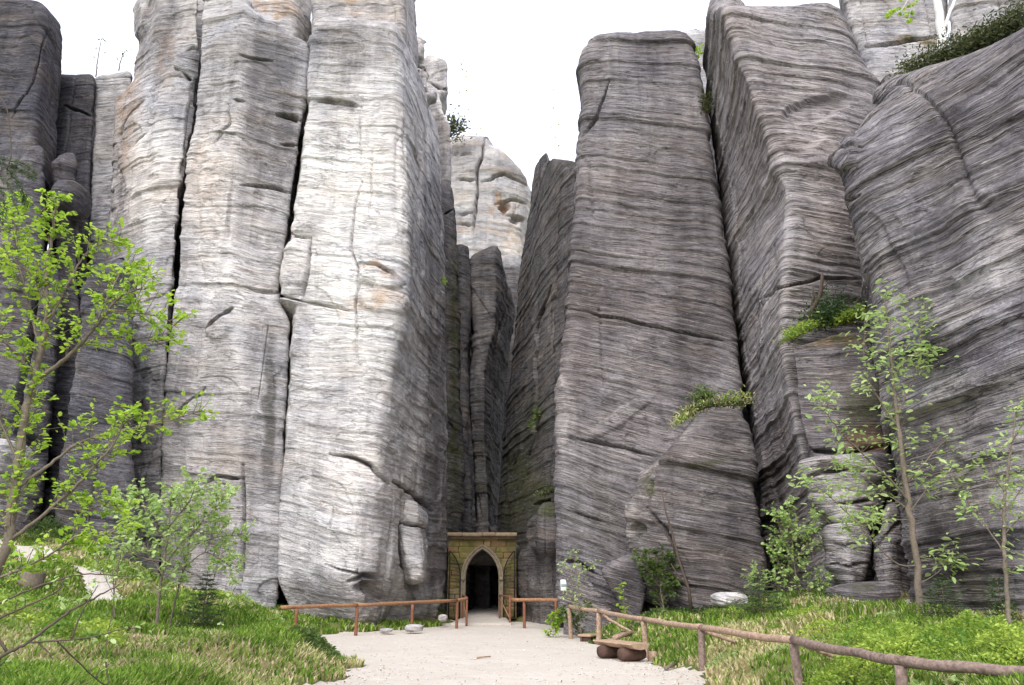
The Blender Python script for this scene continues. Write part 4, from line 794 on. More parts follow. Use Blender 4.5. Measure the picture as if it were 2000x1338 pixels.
# ------------------------------------------------------------------ leaves, trees, shrubs, grass
def rand_dirs(n, up=0.0):
    d = rng.normal(size=(n, 3)); d[:, 2] += up; return d/np.linalg.norm(d, axis=1)[:, None]
def leaves(mb, pos, size, aspect=.62, flat=.6, droop=.3, col=None, dirs=None, fold=.25):
    """rounded, slightly folded leaves, two quads each"""
    n = len(pos); d = rng.normal(size=(n, 3)) if dirs is None else dirs+.6*rng.normal(size=(n, 3)); d[:, 2] = d[:, 2]*.5-droop
    d /= np.linalg.norm(d, axis=1)[:, None]
    u = rng.normal(size=(n, 3))*(1-flat)+np.array((0, 0, 1.))*flat*1.6
    w = np.cross(d, u); w /= np.linalg.norm(w, axis=1)[:, None]+1e-9; nn = np.cross(w, d)
    L = (size*rng.uniform(.5, 1.35, n))[:, None]; W = L*aspect*.5
    c = [pos, pos+d*L*.3+w*W*.9+nn*L*fold*.3, pos+d*L*.72+w*W*.8+nn*L*fold*.3, pos+d*L-nn*L*.06, pos+d*L*.72-w*W*.8+nn*L*fold*.3, pos+d*L*.3-w*W*.9+nn*L*fold*.3]
    v = np.stack(c, 1).reshape(-1, 3); k = np.arange(n)[:, None]*6
    q = np.concatenate([k+np.array([[0, 1, 2, 3]]), k+np.array([[0, 3, 4, 5]])])
    a = rng.uniform(0, 1, n) if col is None else col
    mb.add(v, q, a=np.repeat(a, 6))
def woody(name, label, base, lines, bark='bark', leafm='leaf', twig_gap=.16, twig_len=.5, lsize=.085, per=7, sub=2, cat='tree', start=.25, group=None, up=.35, clump=False, leafname='crown', barkname='trunk', aspect=.7, droop=.25, twigr=.006):
    """lines: list of (points, r0, r1, leafy)"""
    t = thing(name, base, label, cat, group); tm, lm = MB(), MB()
    done = []
    for pts, r0, r1, leafy in lines:
        pts = [np.asarray(q, float) for q in pts]
        if done:                                               # every branch grows out of the nearest older one
            al = np.concatenate(done); g = al[np.argmin(np.linalg.norm(al-pts[0], axis=1))]
            pts = [g]+([q-pts[0]+g for q in pts[1:]] if np.linalg.norm(g-pts[0]) < .35 else pts)
        c = catmull(pts, 7); done.append(c); L = np.concatenate([[0], np.cumsum(np.linalg.norm(np.diff(c, axis=0), axis=1))])
        c[1:-1] += rng.normal(0, min(.012, r0*.2), c[1:-1].shape)
        tube(tm, c, r0, r1, 8 if r0 > .03 else 5, .04)
        if leafy <= 0: continue
        s0 = start*L[-1] if leafy < 2 else 0
        for s in np.arange(s0, L[-1], twig_gap):
            s += rng.uniform(-.5, .5)*twig_gap; k = np.clip(np.searchsorted(L, s), 1, len(c)-1); p = c[k-1]+(c[k]-c[k-1])*np.clip((s-L[k-1])/(L[k]-L[k-1]+1e-9), 0, 1)
            tan = (c[k]-c[k-1]); tan /= np.linalg.norm(tan)+1e-9
            for _ in range(sub if leafy else 0):
                d = rng.normal(size=3); d -= tan*d.dot(tan)*.8; d /= np.linalg.norm(d); d = d+tan*.55+np.array((0, 0, up)); d /= np.linalg.norm(d)
                ln = twig_len*rng.uniform(.35, 1.0)*min(1, leafy)*(1-.45*s/L[-1]); tp = [p, p+d*ln*.5+rng.normal(0, .05*ln, 3), p+d*ln+rng.normal(0, .08*ln, 3)+np.array((0, 0, .06*ln))]
                tc = catmull(tp, 3); tube(tm, tc, twigr, twigr*.4, 4, 0, False)
                m = max(2, int(per*rng.uniform(.5, 1.3))); tt = np.sqrt(rng.uniform(.08, 1, m)); ps = np.stack([np.interp(tt, np.linspace(0, 1, len(tc)), tc[:, a]) for a in range(3)], 1)
                if clump: ps = tc[-1]+rng.normal(0, clump, (m, 3)); 
                leaves(lm, ps+rng.normal(0, .012, ps.shape), lsize, aspect, droop=droop, dirs=np.repeat(d[None], m, 0), col=np.clip(rng.uniform(.15, .85)+.18*rng.normal(size=m), 0, 1))
        m = max(3, per); leaves(lm, c[-1]+rng.normal(0, .04, (m, 3)), lsize, aspect, droop=droop)
    tm.build(barkname, M[bark], t); lm.build(leafname, M[leafm], t); return t
def PL(pts, Y, dY=0.0):
    n = len(pts); return [P(px, py, Y+dY*i/(max(1, n-1))) for i, (px, py) in enumerate(pts)]
def grounded(px, py, Y):
    q = P(px, py, Y); q[2] = Tz(q[0], q[1])-.05; return q

# --- bright alder at the left edge
Yt = 9.6
base = np.array((-6.75, Yt, Tz(-6.75, Yt)-.1))
tr = [base]+PL([(4, 1090), (22, 1000), (36, 900), (46, 830), (62, 750), (78, 690), (88, 640), (92, 560), (97, 480), (106, 420), (112, 385)], Yt)
woody('alder_tree', 'young bright green tree with a slim grey trunk at the left edge', base, [
    (tr, .068, .012, 1), (PL([(66, 747), (131, 699), (180, 647), (210, 609), (240, 575), (290, 560)], Yt, -.5), .03, .008, 1), (PL([(150, 680), (185, 664), (230, 660), (300, 668), (345, 660)], Yt-.2, .3), .014, .005, 1),
    (PL([(56, 738), (22, 699), (0, 675), (-30, 640)], Yt, -.3), .025, .008, 1), (PL([(78, 690), (60, 620), (40, 540), (30, 470), (25, 420)], Yt, .3), .02, .006, 1), (PL([(88, 640), (130, 560), (165, 500), (200, 478), (240, 470)], Yt, .4), .02, .006, 1), (PL([(90, 600), (60, 540), (20, 510), (-20, 500)], Yt, -.4), .014, .005, 1),
    (PL([(180, 647), (220, 560), (250, 520), (300, 545)], Yt-.3, .3), .014, .005, 1), (PL([(210, 609), (270, 610), (320, 620), (350, 640)], Yt-.3, .3), .012, .004, 1), (PL([(36, 900), (0, 820), (-30, 760)], Yt, -.2), .02, .006, 1),
    (PL([(29, 962), (88, 919), (160, 868), (230, 850), (310, 832), (395, 808)], Yt, .3), .026, .006, 1), (PL([(10, 1050), (91, 988), (153, 932), (176, 905), (215, 860), (240, 800)], Yt, -.3), .026, .006, 1), (PL([(91, 988), (150, 990), (200, 982), (240, 985)], Yt-.1, -.2), .012, .004, .7),
    (PL([(0, 1128), (91, 1087), (153, 1047), (204, 1045), (240, 1030)], Yt-.4, -.3), .018, .005, .7), (PL([(105, 450), (70, 400), (50, 395)], Yt), .01, .004, 1)],
    twig_gap=.10, twig_len=.6, lsize=.072, per=10, sub=3, start=.28, up=.5)
# --- bare twigs in the lower left foreground
Yb = 6.6
b0 = np.array((-5.4, Yb, Tz(-5.4, Yb)-.1))
woody('bare_shrub', 'nearly leafless dark branching shrub in the lower left foreground', b0, [
    ([b0]+PL([(-40, 1330), (0, 1284), (55, 1255), (128, 1200), (190, 1165), (222, 1149)], Yb), .022, .005, .25), (PL([(-30, 1200), (0, 1178), (84, 1142), (164, 1122), (262, 1127)], Yb, .2), .013, .004, .2), (PL([(-30, 1220), (0, 1206), (64, 1178), (112, 1152), (114, 1130)], Yb, .2), .012, .004, .2),
    (PL([(55, 1258), (120, 1254), (182, 1247), (237, 1233), (284, 1228)], Yb, -.2), .009, .003, .2), (PL([(140, 1338), (158, 1290), (171, 1266), (193, 1229)], Yb), .008, .003, .2), (PL([(205, 1338), (206, 1290), (210, 1240), (222, 1180), (220, 1110)], Yb+.6, .3), .007, .003, .2), (PL([(65, 1310), (85, 1330), (95, 1345)], Yb), .008, .003, 0)],
    bark='twig', twig_gap=.22, twig_len=.5, lsize=.05, per=3, sub=1, cat='shrub', leafm='leaf2', barkname='branch', leafname='foliage')
# --- saplings of the left bank
def sapling(name, label, pxs, Y, r, lsize, spread=.5, per=7, leafm='leaf2', start=.3, gap=.14, sub=2, extra=(), cat='sapling', group=None, **k):
    bs = grounded(pxs[0][0], pxs[0][1], Y); ln = [([bs]+PL(pxs[1:], Y), r, r*.25, 1)]
    for e in extra: ln.append((PL(e, Y, rng.uniform(-.4, .4)), r*.5, r*.2, 1))
    return woody(name, label, bs, ln, 'bark', leafm, gap*.85, spread, lsize*1.0, int(per*1.35), sub+(1 if spread > .6 else 0), cat, start, group, barkname='stem', leafname='foliage', **k)
sapling('sapling', 'pale green sapling with a thin straight stem in the middle of the left bank', [(305, 1250), (312, 1150), (322, 1090), (330, 1020), (335, 960)], 16.5, .035, .105, .85, 8, start=.25, extra=[[(320, 1110), (360, 1060), (400, 1020), (440, 975)], [(318, 1120), (280, 1060), (250, 1010), (235, 960)], [(325, 1060), (290, 1010), (270, 960)], [(330, 1030), (370, 980), (385, 940)], [(322, 1100), (270, 1090), (215, 1060)]])
sapling('sapling', 'leaning sapling with spreading pale leaves right of the straight one on the left bank', [(325, 1262), (345, 1160), (365, 1090), (372, 1020), (360, 960)], 17.5, .025, .11, .8, 8, start=.35, extra=[[(360, 1110), (400, 1080), (440, 1100), (465, 1110)], [(368, 1050), (410, 1000), (450, 965)], [(366, 1070), (420, 1050), (470, 1045)]])
sapling('sapling', 'slender sapling nearest the cream pillar on the left bank', [(393, 1240), (402, 1180), (420, 1120), (432, 1060), (436, 1010)], 20, .018, .10, .6, 6, start=.35, extra=[[(415, 1140), (450, 1150), (480, 1180)], [(425, 1090), (455, 1070)]])
sapling('sapling', 'thin wispy sapling left of the others on the left bank', [(225, 1250), (222, 1180), (228, 1120), (240, 1060), (245, 1000)], 15, .014, .085, .5, 5, start=.35, extra=[[(224, 1160), (200, 1110), (180, 1070)], [(232, 1110), (262, 1060)]])
sapling('sapling', 'little leafy sprig at the foot of the cream pillar left of the fence', [(492, 1215), (494, 1200), (500, 1188)], 26, .01, .11, .45, 5, start=.2, extra=[[(494, 1200), (475, 1190), (466, 1186)]])
sapling('sapling', 'spindly upright shoot at the right of the left bank grass', [(429, 1300), (429, 1260), (430, 1215)], 13.5, .008, .07, .22, 2, start=.4, gap=.2, sub=1)
# --- right bank trees
Yr = 13.2
bs = grounded(1799, 1207, 16.4)
Yr = 16.4
woody('rowan_tree', 'slim young tree with tufted pale leaves in front of the far right slab', bs, [
    ([bs]+PL([(1787, 1070), (1774, 980), (1762, 892), (1751, 800), (1744, 740), (1738, 679), (1732, 620), (1728, 580)], Yr), .075, .012, 1), (PL([(1756, 844), (1711, 776), (1692, 739), (1688, 690), (1690, 620)], Yr, -.4), .022, .006, 1), (PL([(1774, 986), (1734, 941), (1659, 870), (1618, 821), (1596, 784)], Yr, -.7), .026, .006, 1),
    (PL([(1768, 989), (1720, 955), (1674, 922), (1630, 900)], Yr, .5), .018, .005, 1), (PL([(1753, 830), (1775, 769), (1794, 732), (1801, 657), (1812, 593)], Yr, .5), .02, .006, 1), (PL([(1779, 940), (1812, 905), (1846, 866), (1891, 829), (1936, 765)], Yr, .6), .022, .006, 1), (PL([(1775, 1010), (1810, 960), (1840, 940), (1900, 915)], Yr, -.4), .016, .005, 1),
    (PL([(1790, 1100), (1748, 1095), (1700, 1049), (1660, 1005), (1600, 950), (1570, 935)], Yr, -.5), .018, .005, 1), (PL([(1799, 1085), (1850, 1094), (1910, 1094), (1949, 1112)], Yr, .4), .016, .005, .8), (PL([(1745, 740), (1790, 690), (1840, 700), (1880, 730)], Yr, .3), .012, .004, .8), (PL([(1780, 1020), (1730, 1020), (1650, 1035)], Yr, .3), .012, .004, .8), (PL([(1795, 1140), (1840, 1110), (1870, 1060)], Yr, .3), .012, .004, .8)],
    twig_gap=.22, twig_len=.5, lsize=.155, per=10, sub=2, start=.32, leafm='leaf2', clump=.13, aspect=.46, droop=.35)
bs = grounded(1975, 1255, 12.6)
woody('rowan_tree', 'second thinner tree with tufted pale leaves at the right edge, near the fence end', bs, [
    ([bs]+PL([(1968, 1180), (1962, 1080), (1960, 1000), (1968, 920), (1976, 860), (1985, 800)], 12.6), .04, .01, 1), (PL([(1960, 1000), (1990, 960), (2030, 900)], 12.6, .3), .014, .004, 1), (PL([(1965, 1080), (1930, 1030), (1900, 990), (1880, 960)], 12.6, .3), .014, .004, 1), (PL([(1964, 960), (1940, 920), (1935, 880)], 12.6, -.2), .012, .004, 1), (PL([(1962, 1050), (2000, 1010), (2040, 990)], 12.6, -.2), .012, .004, 1), (PL([(1974, 870), (2000, 830), (2030, 800)], 12.6, -.2), .012, .004, 1)],
    twig_gap=.22, twig_len=.32, lsize=.115, per=8, sub=2, start=.3, leafm='leaf2', clump=.08, aspect=.42, droop=.35)
sapling('sapling', 'bushy whitish green sapling in front of the wavy-banded pillar foot', [(1566, 1178), (1556, 1140), (1550, 1090), (1545, 1040), (1540, 985)], 20.5, .03, .10, .65, 8, start=.15, gap=.13, extra=[[(1556, 1140), (1520, 1100), (1505, 1060)], [(1550, 1100), (1580, 1060), (1590, 1010)], [(1560, 1150), (1510, 1140), (1470, 1125)], [(1550, 1090), (1525, 1040), (1515, 1000)], [(1565, 1160), (1600, 1140), (1620, 1120)]])
sapling('shrub', 'dense dull green shrub in the dark gap left of the lower dark block', [(1298, 1195), (1290, 1150), (1285, 1110), (1282, 1080)], 23.2, .03, .12, .55, 8, leafm='leafdark', start=.15, gap=.11, sub=3, cat='shrub', extra=[[(1290, 1150), (1262, 1110), (1250, 1090)], [(1288, 1130), (1305, 1100), (1310, 1080)], [(1294, 1170), (1308, 1150), (1318, 1130)]])
sapling('sapling', 'thin sapling against the leaning grey block at the slab foot', [(1135, 1212), (1130, 1160), (1125, 1110), (1120, 1075)], 24.6, .012, .085, .5, 4, start=.3, extra=[[(1130, 1150), (1150, 1115), (1158, 1100)], [(1128, 1130), (1110, 1110), (1098, 1100)], [(1134, 1180), (1112, 1160), (1104, 1152)]])
sapling('sapling', 'yellowish sprig in front of the dark wedge-shaped block', [(1222, 1195), (1218, 1165), (1214, 1140)], 23.6, .01, .10, .4, 5, leafm='leaf', start=.2)
sapling('shrub', 'fresh green bush at the corner of the big slab by the fence start', [(1132, 1224), (1125, 1205), (1120, 1195)], 26.6, .015, .10, .38, 5, leafm='leafdark', start=.05, gap=.08, sub=3, cat='shrub', extra=[[(1130, 1215), (1110, 1200), (1100, 1190)], [(1128, 1215), (1145, 1195), (1150, 1180)]])
sapling('shrub', 'low green bush beside the path right of the gateway', [(1080, 1222), (1080, 1212), (1078, 1203)], 26.5, .012, .11, .4, 6, leafm='leaf', start=.05, gap=.08, sub=3, cat='shrub', extra=[[(1082, 1218), (1095, 1205), (1100, 1198)]])
# --- birch on the upper right ledge, skyline trees
q = P(1840, 100, 20.5)
bt = woody('birch_tree', 'white birch trunk standing on the upper right ledge above the heather', q, [
    ([P(1842, 110, 20.5), P(1838, 60, 20.5), P(1830, 0, 20.5), P(1822, -60, 20.5)], .15, .12, 0), ([P(1841, 70, 20.5), P(1856, 30, 20.6), P(1870, -10, 20.8), P(1880, -60, 21)], .06, .045, 0),
    ([P(1830, 0, 20.5), P(1790, -20, 20.4), P(1760, 20, 20.3), P(1735, 30, 20.2)], .014, .005, 1), ([P(1800, -10, 20.4), P(1780, 25, 20.2), P(1775, 45, 20.2)], .01, .004, 1)], 'birch', 'leaf', .18, .3, .12, 6, 2, start=.55)
for i, (pts, Y, lab) in enumerate([([(187, 150), (192, 110), (198, 75)], 34.5, 'spindly little tree on the skyline notch of the left cliff'), ([(232, 138), (236, 118), (244, 100)], 34.8, 'tiny twiggy bush on the left skyline, right of the spindly tree'),
        ([(930, 264), (934, 245), (936, 232)], 70, 'small green tree on top of the pale background tower'), ([(908, 290), (906, 215), (905, 120)], 74, 'faint tall thin tree on the skyline above the background tower'), ([(1082, 340), (1086, 240), (1085, 170)], 62, 'faint slender tree on the skyline over the right gorge wall')]):
    sc_ = Y/30
    woody('sapling' if i in (1,) else 'skyline_tree', lab, P(*pts[0], Y), [(PL(pts, Y), .03*sc_, .012*sc_, 1)], 'birch' if i > 1 else 'bark', 'leaf2' if i > 1 else 'leafdark', .35*sc_, .5*sc_, .10*sc_, 4 if i < 3 else 3, 1, start=.3, up=.2)  # far trees get white bark and pale leaves that paint in glare
# --- spruces
def spruce(label, px, py, Y, h, w, n=16, top=None, name='spruce', cat='spruce', seed=0, base=None):
    q = grounded(px, py, Y) if base is None else base; t = thing(name, q, label, cat); tm, lm = MB(), MB()
    tube(tm, [q, q+(0, 0, h*.5), q+(0, 0, h)], .03*h/1.5, .006, 6)
    for k in range(n):
        f = k/(n-1); z = h*(.10+.86*f); L = w*(1-f)**.8+.06
        for a in np.arange(5)*2*np.pi/5+rng.uniform(0, 6):
            d = np.array((math.cos(a), math.sin(a), rng.uniform(-.15, .25))); p0 = q+np.array((0, 0, z)); ln = L*rng.uniform(.7, 1.1)
            p = [p0, p0+d*ln*.6, p0+d*ln+np.array((0, 0, .05*ln))]; tube(tm, p, .008, .003, 4, 0, False)
            m = int(70*ln)+10; tt = rng.uniform(.1, 1, m); pos = p0+d*(ln*tt)[:, None]+rng.normal(0, .02+.12*ln*.3, (m, 3))*np.array((1, 1, .4))
            leaves(lm, pos, .075, .2, flat=.3, droop=-.05, dirs=np.repeat(d[None], m, 0), fold=.1)
    tm.build('trunk', M['bark'], t); lm.build('crown', M['needle'], t); return t
spruce('small dark spruce among the saplings on the left bank', 392, 1238, 18.5, 1.35, .62, 12)
spruce('low spreading young spruce on the right bank beside the white boulder', 1490, 1222, 19.5, .95, .85, 9)
spruce('little spruce behind the rowan trunk on the right bank', 1850, 1215, 15.5, .85, .5, 9)
spruce('tiny spruce at the right edge behind the second rowan', 1962, 1215, 14.5, .9, .3, 9)
# hanging spruce bough at the left edge
q = P(-40, 300, 8.5); t = thing('spruce_bough', q, 'dark hanging spruce bough at the left edge above the green tree', 'branch'); tm, lm = MB(), MB()
for pts in ([(-40, 300), (0, 318), (35, 330), (62, 345)], [(-40, 330), (-5, 345), (20, 365), (28, 400)], [(-40, 300), (10, 312), (50, 322), (70, 340)], [(-30, 350), (0, 370), (8, 400), (4, 430)], [(10, 325), (30, 350), (45, 375), (50, 395)]):
    c = catmull(PL(pts, 8.5, rng.uniform(-.3, .3)), 6); tube(tm, c, .008, .003, 5)
    m = 260; k = rng.integers(1, len(c), m); d = c[k]-c[k-1]; d /= np.linalg.norm(d, axis=1)[:, None]; leaves(lm, c[k]+rng.normal(0, .018, (m, 3)), .055, .16, flat=.2, droop=.35, dirs=d, fold=.05)
tube(tm, catmull(PL([(-20, 180), (8, 200), (18, 240), (22, 300), (14, 330)], 8.5), 5), .009, .006, 5)
tm.build('branch', M['twig'], t); lm.build('needles', M['needle'], t)
# --- plants on rock ledges
def tuft(label, pts, Y, n, size, mat, thick=.25, hgt=.3, name='ledge_shrub', cat='shrub', depth=.5, stems=14):
    c = catmull(PL(pts, Y), 8); t = thing(name, c[len(c)//2], label, cat); lm, tm = MB(), MB()
    k = rng.integers(0, len(c), n); pos = c[k]+np.stack([rng.normal(0, thick, n), rng.normal(0, depth*.5, n), np.abs(rng.normal(0, hgt, n))*(.6+.6*(noise(c[k][:, 0]*2.5, c[k][:, 1], c[k][:, 2]*2.5, 5)))], 1)
    leaves(lm, pos, size, .4, flat=.35, droop=-.3, fold=.15)
    tube(tm, c-np.array((0, 0, .06)), .018, .012, 5)         # creeping rootstock that carries the stems
    for _ in range(stems):
        a = c[rng.integers(0, len(c))]; tube(tm, [a-(0, 0, .1), a+np.array((rng.normal(0, .1), rng.normal(0, .1), hgt*rng.uniform(.6, 1.3)))], .008, .003, 4)
    tm.build('stem', M['twig'], t); lm.build('foliage', M[mat], t); return t
c0 = [P(1765, 172, 18.6), P(1800, 152, 18.0), P(1850, 120, 17.3), P(1900, 95, 16.5), P(1950, 70, 15.7), P(2010, 45, 14.9)]
def tuft3(label, c, n, size, mat, hgt, thick, depth, cat='heather', name='heather_strip', sag=0.0):
    c = catmull(c, 8); t = thing(name, c[len(c)//2], label, cat); lm, tm = MB(), MB()
    k = rng.integers(0, len(c), n); amp = .55+.6*(noise(c[k][:, 0]*1.7, c[k][:, 1]*1.7, c[k][:, 2]*1.7, 5)*.5+.5)
    pos = c[k]+np.stack([rng.normal(0, thick, n), rng.normal(0, depth*.5, n), np.abs(rng.normal(0, hgt, n))*amp-sag*rng.uniform(0, 1, n)**2], 1)
    leaves(lm, pos, size, .3, flat=.2, droop=-.4, fold=.1)
    tube(tm, c-np.array((0, 0, .08)), .02, .014, 5)
    for _ in range(40):
        a = c[rng.integers(0, len(c))]; tube(tm, [a-(0, 0, .15), a+np.array((rng.normal(0, .15), rng.normal(0, .15), hgt*rng.uniform(.8, 1.6)))], .009, .003, 4)
    tm.build('stem', M['twig'], t); lm.build('foliage', M[mat], t); return t
tuft3('strip of dark heather running along the top of the far right slab', [q+(.0, .1, .05) for q in c0], 9000, .12, 'heath', .32, .15, .6, sag=.25)
def grass_strip(label, pts, Y, n, hgt, depth, name='grass_tuft'):
    c = catmull(PL(pts, Y), 8); k = rng.integers(0, len(c), n); p = c[k]+np.stack([rng.normal(0, .12, n), rng.normal(0, depth*.5, n), rng.normal(0, .05, n)], 1)
    d = rng.normal(size=(n, 3)); d[:, 2] = np.abs(d[:, 2])+.6; d /= np.linalg.norm(d, axis=1)[:, None]; h = hgt*rng.uniform(.4, 1.2, n)*(.6+.6*np.abs(noise(p[:, 0]*1.5, p[:, 1], p[:, 2], 5)))
    w = np.cross(d, rng.normal(size=(n, 3))); w /= np.linalg.norm(w, axis=1)[:, None]; w *= .02
    v = np.stack([p-w, p+w, p+d*(h*.6)[:, None]+w*.7, p+d*(h*.6)[:, None]-w*.7, p+d*h[:, None]*np.array((1.25, 1.25, .85))], 1).reshape(-1, 3); kk = np.arange(n)[:, None]*5
    m = MB(); m.add(v, kk+np.array([[0, 1, 2, 3]]), kk+np.array([[3, 2, 4]]), a=np.repeat(np.where(rng.uniform(0, 1, n) < .6, rng.uniform(.6, .8, n), rng.uniform(0, .4, n)), 5)); o = m.build(name, M['grass']); o['kind'] = 'stuff'; o['label'] = label; return o
grass_strip('grassy strip along the top edge of the lower dark block', [(1322, 828), (1345, 808), (1380, 790), (1420, 786), (1452, 786)], 23.9, 750, .22, 1.1)
tuft('dark green round bush crowning the mossy square block', [(1600, 640), (1620, 628), (1648, 630)], 21.4, 2600, .10, 'needle', .22, .62, depth=.7)
tuft('brown heathery cushion along the top edge of the lower dark block', [(1340, 812), (1380, 792), (1450, 788)], 23.8, 900, .10, 'heath', .2, .10, depth=.9)
tuft('small rounded green bush above the grassy tuft on the lower dark block', [(1364, 785), (1374, 775), (1385, 780)], 24.0, 380, .13, 'leafdark', .14, .25)
tuft('bright yellow-green bilberry bush on the left top corner of the mossy block', [(1540, 668), (1560, 652), (1585, 640)], 21.35, 900, .10, 'bilberry', .14, .20)
tuft('green leafy bush on the right top corner of the mossy block', [(1640, 632), (1662, 622), (1690, 622)], 20.9, 900, .11, 'bilberry', .14, .20)
tuft('light green shrub on the shoulder between the slab top and the wavy pillar', [(1318, 114), (1338, 110), (1362, 108)], 28.6, 420, .17, 'leaf', .22, .22)
tuft('shaggy green shrub on the left shoulder of the background tower', [(868, 258), (885, 256), (898, 262)], 69, 500, .42, 'heath', .5, .9, depth=2)
tuft('small dark plant in the crevice right of the big slab top', [(1376, 190), (1380, 205), (1378, 225)], 27.2, 260, .14, 'heath', .1, .18)
tuft('yellow-green tuft on the ledge of the left gorge wall', [(862, 545), (864, 552), (866, 558)], 37.8, 160, .14, 'leaf', .08, .18)
tuft('green sprig growing from a crack in the right gorge wall', [(1036, 838), (1046, 815), (1050, 806)], 36.5, 200, .14, 'leafdark', .07, .12)
tuft('mossy tuft on the bulging rock right of the gateway', [(1055, 968), (1070, 962), (1085, 958)], 32.6, 420, .13, 'heath', .12, .14)
q = P(1585, 610, 20.9); t = thing('dead_snag', q, 'dark dead forked stem left of the pine bush on the mossy block', 'dead tree'); tm = MB()
tube(tm, PL([(1582, 625), (1588, 600), (1602, 575), (1605, 550), (1606, 535)], 21.5), .09, .04, 8, .06); tube(tm, PL([(1586, 605), (1588, 580), (1587, 556)], 21.5), .05, .025, 6, .06); tube(tm, PL([(1603, 570), (1614, 556), (1620, 548)], 21.5), .03, .015, 6, .06); tm.build('trunk', M['twig'], t)
q = P(1345, 1180, 22.6); t = thing('dead_snag', q, 'bare grey dead stem leaning against the lower dark block', 'dead tree'); tm = MB()
tube(tm, PL([(1350, 1190), (1345, 1150), (1325, 1090), (1310, 1030), (1300, 1000), (1292, 955)], 22.5), .05, .015, 7, .06); tube(tm, PL([(1330, 1105), (1312, 1060), (1290, 1030), (1265, 1005)], 22.6), .03, .012, 6, .06); tube(tm, PL([(1345, 1150), (1322, 1120), (1310, 1100)], 22.5), .03, .01, 6, .05); tm.build('trunk', M['twig'], t)

# --- ground cover: bilberry, ferns, grass
def scatter(n, x0, x1, y0, y1, cond):
    out = []; tot = 0
    while tot < n:
        m = n*3; u = rng.uniform(0, 1, m); y = y0*(y1/y0)**u; x = rng.uniform(x0, x1, m)*y; k = cond(x, y)
        out.append(np.stack([x[k], y[k]], 1)); tot += k.sum()
    return np.concatenate(out)[:n]
def offpath(x, y, m=.0): return (poly_dist(x, y, path_poly)+.35*fbm(x*.9, y*.9, x*0, 11, 3) > m) & (poly_dist(x, y, np.array(side_poly))+.25*noise(x*3, y*3, x*0, 12) > -.02) & (poly_dist(x, y, np.array(sandy_poly))+.3*noise(x*3, y*3, x*0, 12) > -.05)
def cover(name, label, blobs, n, size, mat, kind='stuff'):
    lm = MB()
    for (px, py, Y, rx, ry, h, w) in blobs:
        c = P(px, py, Y); m = int(n*w)
        th = rng.uniform(0, 6.283, m); r = np.sqrt(rng.uniform(0, 1, m)); x, y = c[0]+rx*r*np.cos(th), c[1]+ry*r*np.sin(th)
        hump = h*(1-r**2)**.6*(.58+.5*noise(x*2.2, y*2.2, x*0, 8)+.28*noise(x*6, y*6, x*0, 9)); ok = offpath(x, y, -.05) & (hump > .02)
        x, y, hump = x[ok], y[ok], hump[ok]; z = T(x, y)+hump*(1-.55*rng.uniform(0, 1, len(x))**2)
        leaves(lm, np.stack([x, y, z], 1), size, .5, flat=.35, droop=-.25, fold=.2, col=np.clip(.45+.5*fbm(x*1.6, y*1.6, z, 41, 3)+.22*rng.normal(size=len(x)), 0, 1))
    o = lm.build(name, M[mat]); o['kind'] = kind; o['label'] = label; return o
cover('bilberry_shrubs', 'bright green bilberry cover on the right bank behind the fence', [(1700, 1275, 11.0, 1.1, 1.2, .5, .16), (1830, 1262, 11.5, 1.3, 1.2, .52, .2), (1950, 1290, 9.8, .9, 1.0, .45, .14), (1760, 1250, 13.5, 1.4, 1.2, .45, .14), (1900, 1240, 13.2, 1.3, 1.0, .42, .12), (1700, 1330, 8.6, .45, .6, .32, .08), (1640, 1230, 15.5, 1.0, 1.2, .32, .07), (1560, 1225, 17.5, .8, .9, .28, .04), (1440, 1205, 21, 1.1, 1.0, .3, .05)], 46000, .052, 'bilberry')
cover('bilberry_shrubs', 'yellow-green bilberry cover on the left bank', [(60, 1215, 13.5, 1.5, 1.6, .38, .3), (170, 1110, 23, 1.6, 1.4, .5, .2), (20, 1150, 17, 1.6, 1.5, .35, .2), (470, 1240, 23.5, 1.3, 1.2, .35, .15), (150, 1240, 12.5, .8, .8, .3, .15)], 26000, .065, 'bilberry')
cover('herb_cover', 'mixed low green herbs along the fence and the rock feet', [(620, 1300, 17.3, .55, .9, .35, .12), (860, 1212, 31.5, 1.2, .6, .25, .1), (1015, 1208, 32.2, .45, .5, .3, .06), (1090, 1222, 26.5, .5, .7, .35, .1), (1160, 1222, 24, .7, .6, .25, .1), (1260, 1205, 23.6, .9, .5, .3, .12), (1330, 1200, 23.2, .8, .5, .3, .1), (100, 1040, 27, .9, .6, .8, .1), (1640, 1180, 19.5, .8, .6, .25, .08), (450, 1215, 27, 1.6, .8, .35, .12)], 16000, .085, 'leafdark')
cover('moss_mound', 'olive mossy mound below the white boulder on the right bank', [(1420, 1198, 22, .75, .6, .3, .6), (1380, 1200, 22.4, .5, .5, .22, .4)], 5000, .06, 'heath')
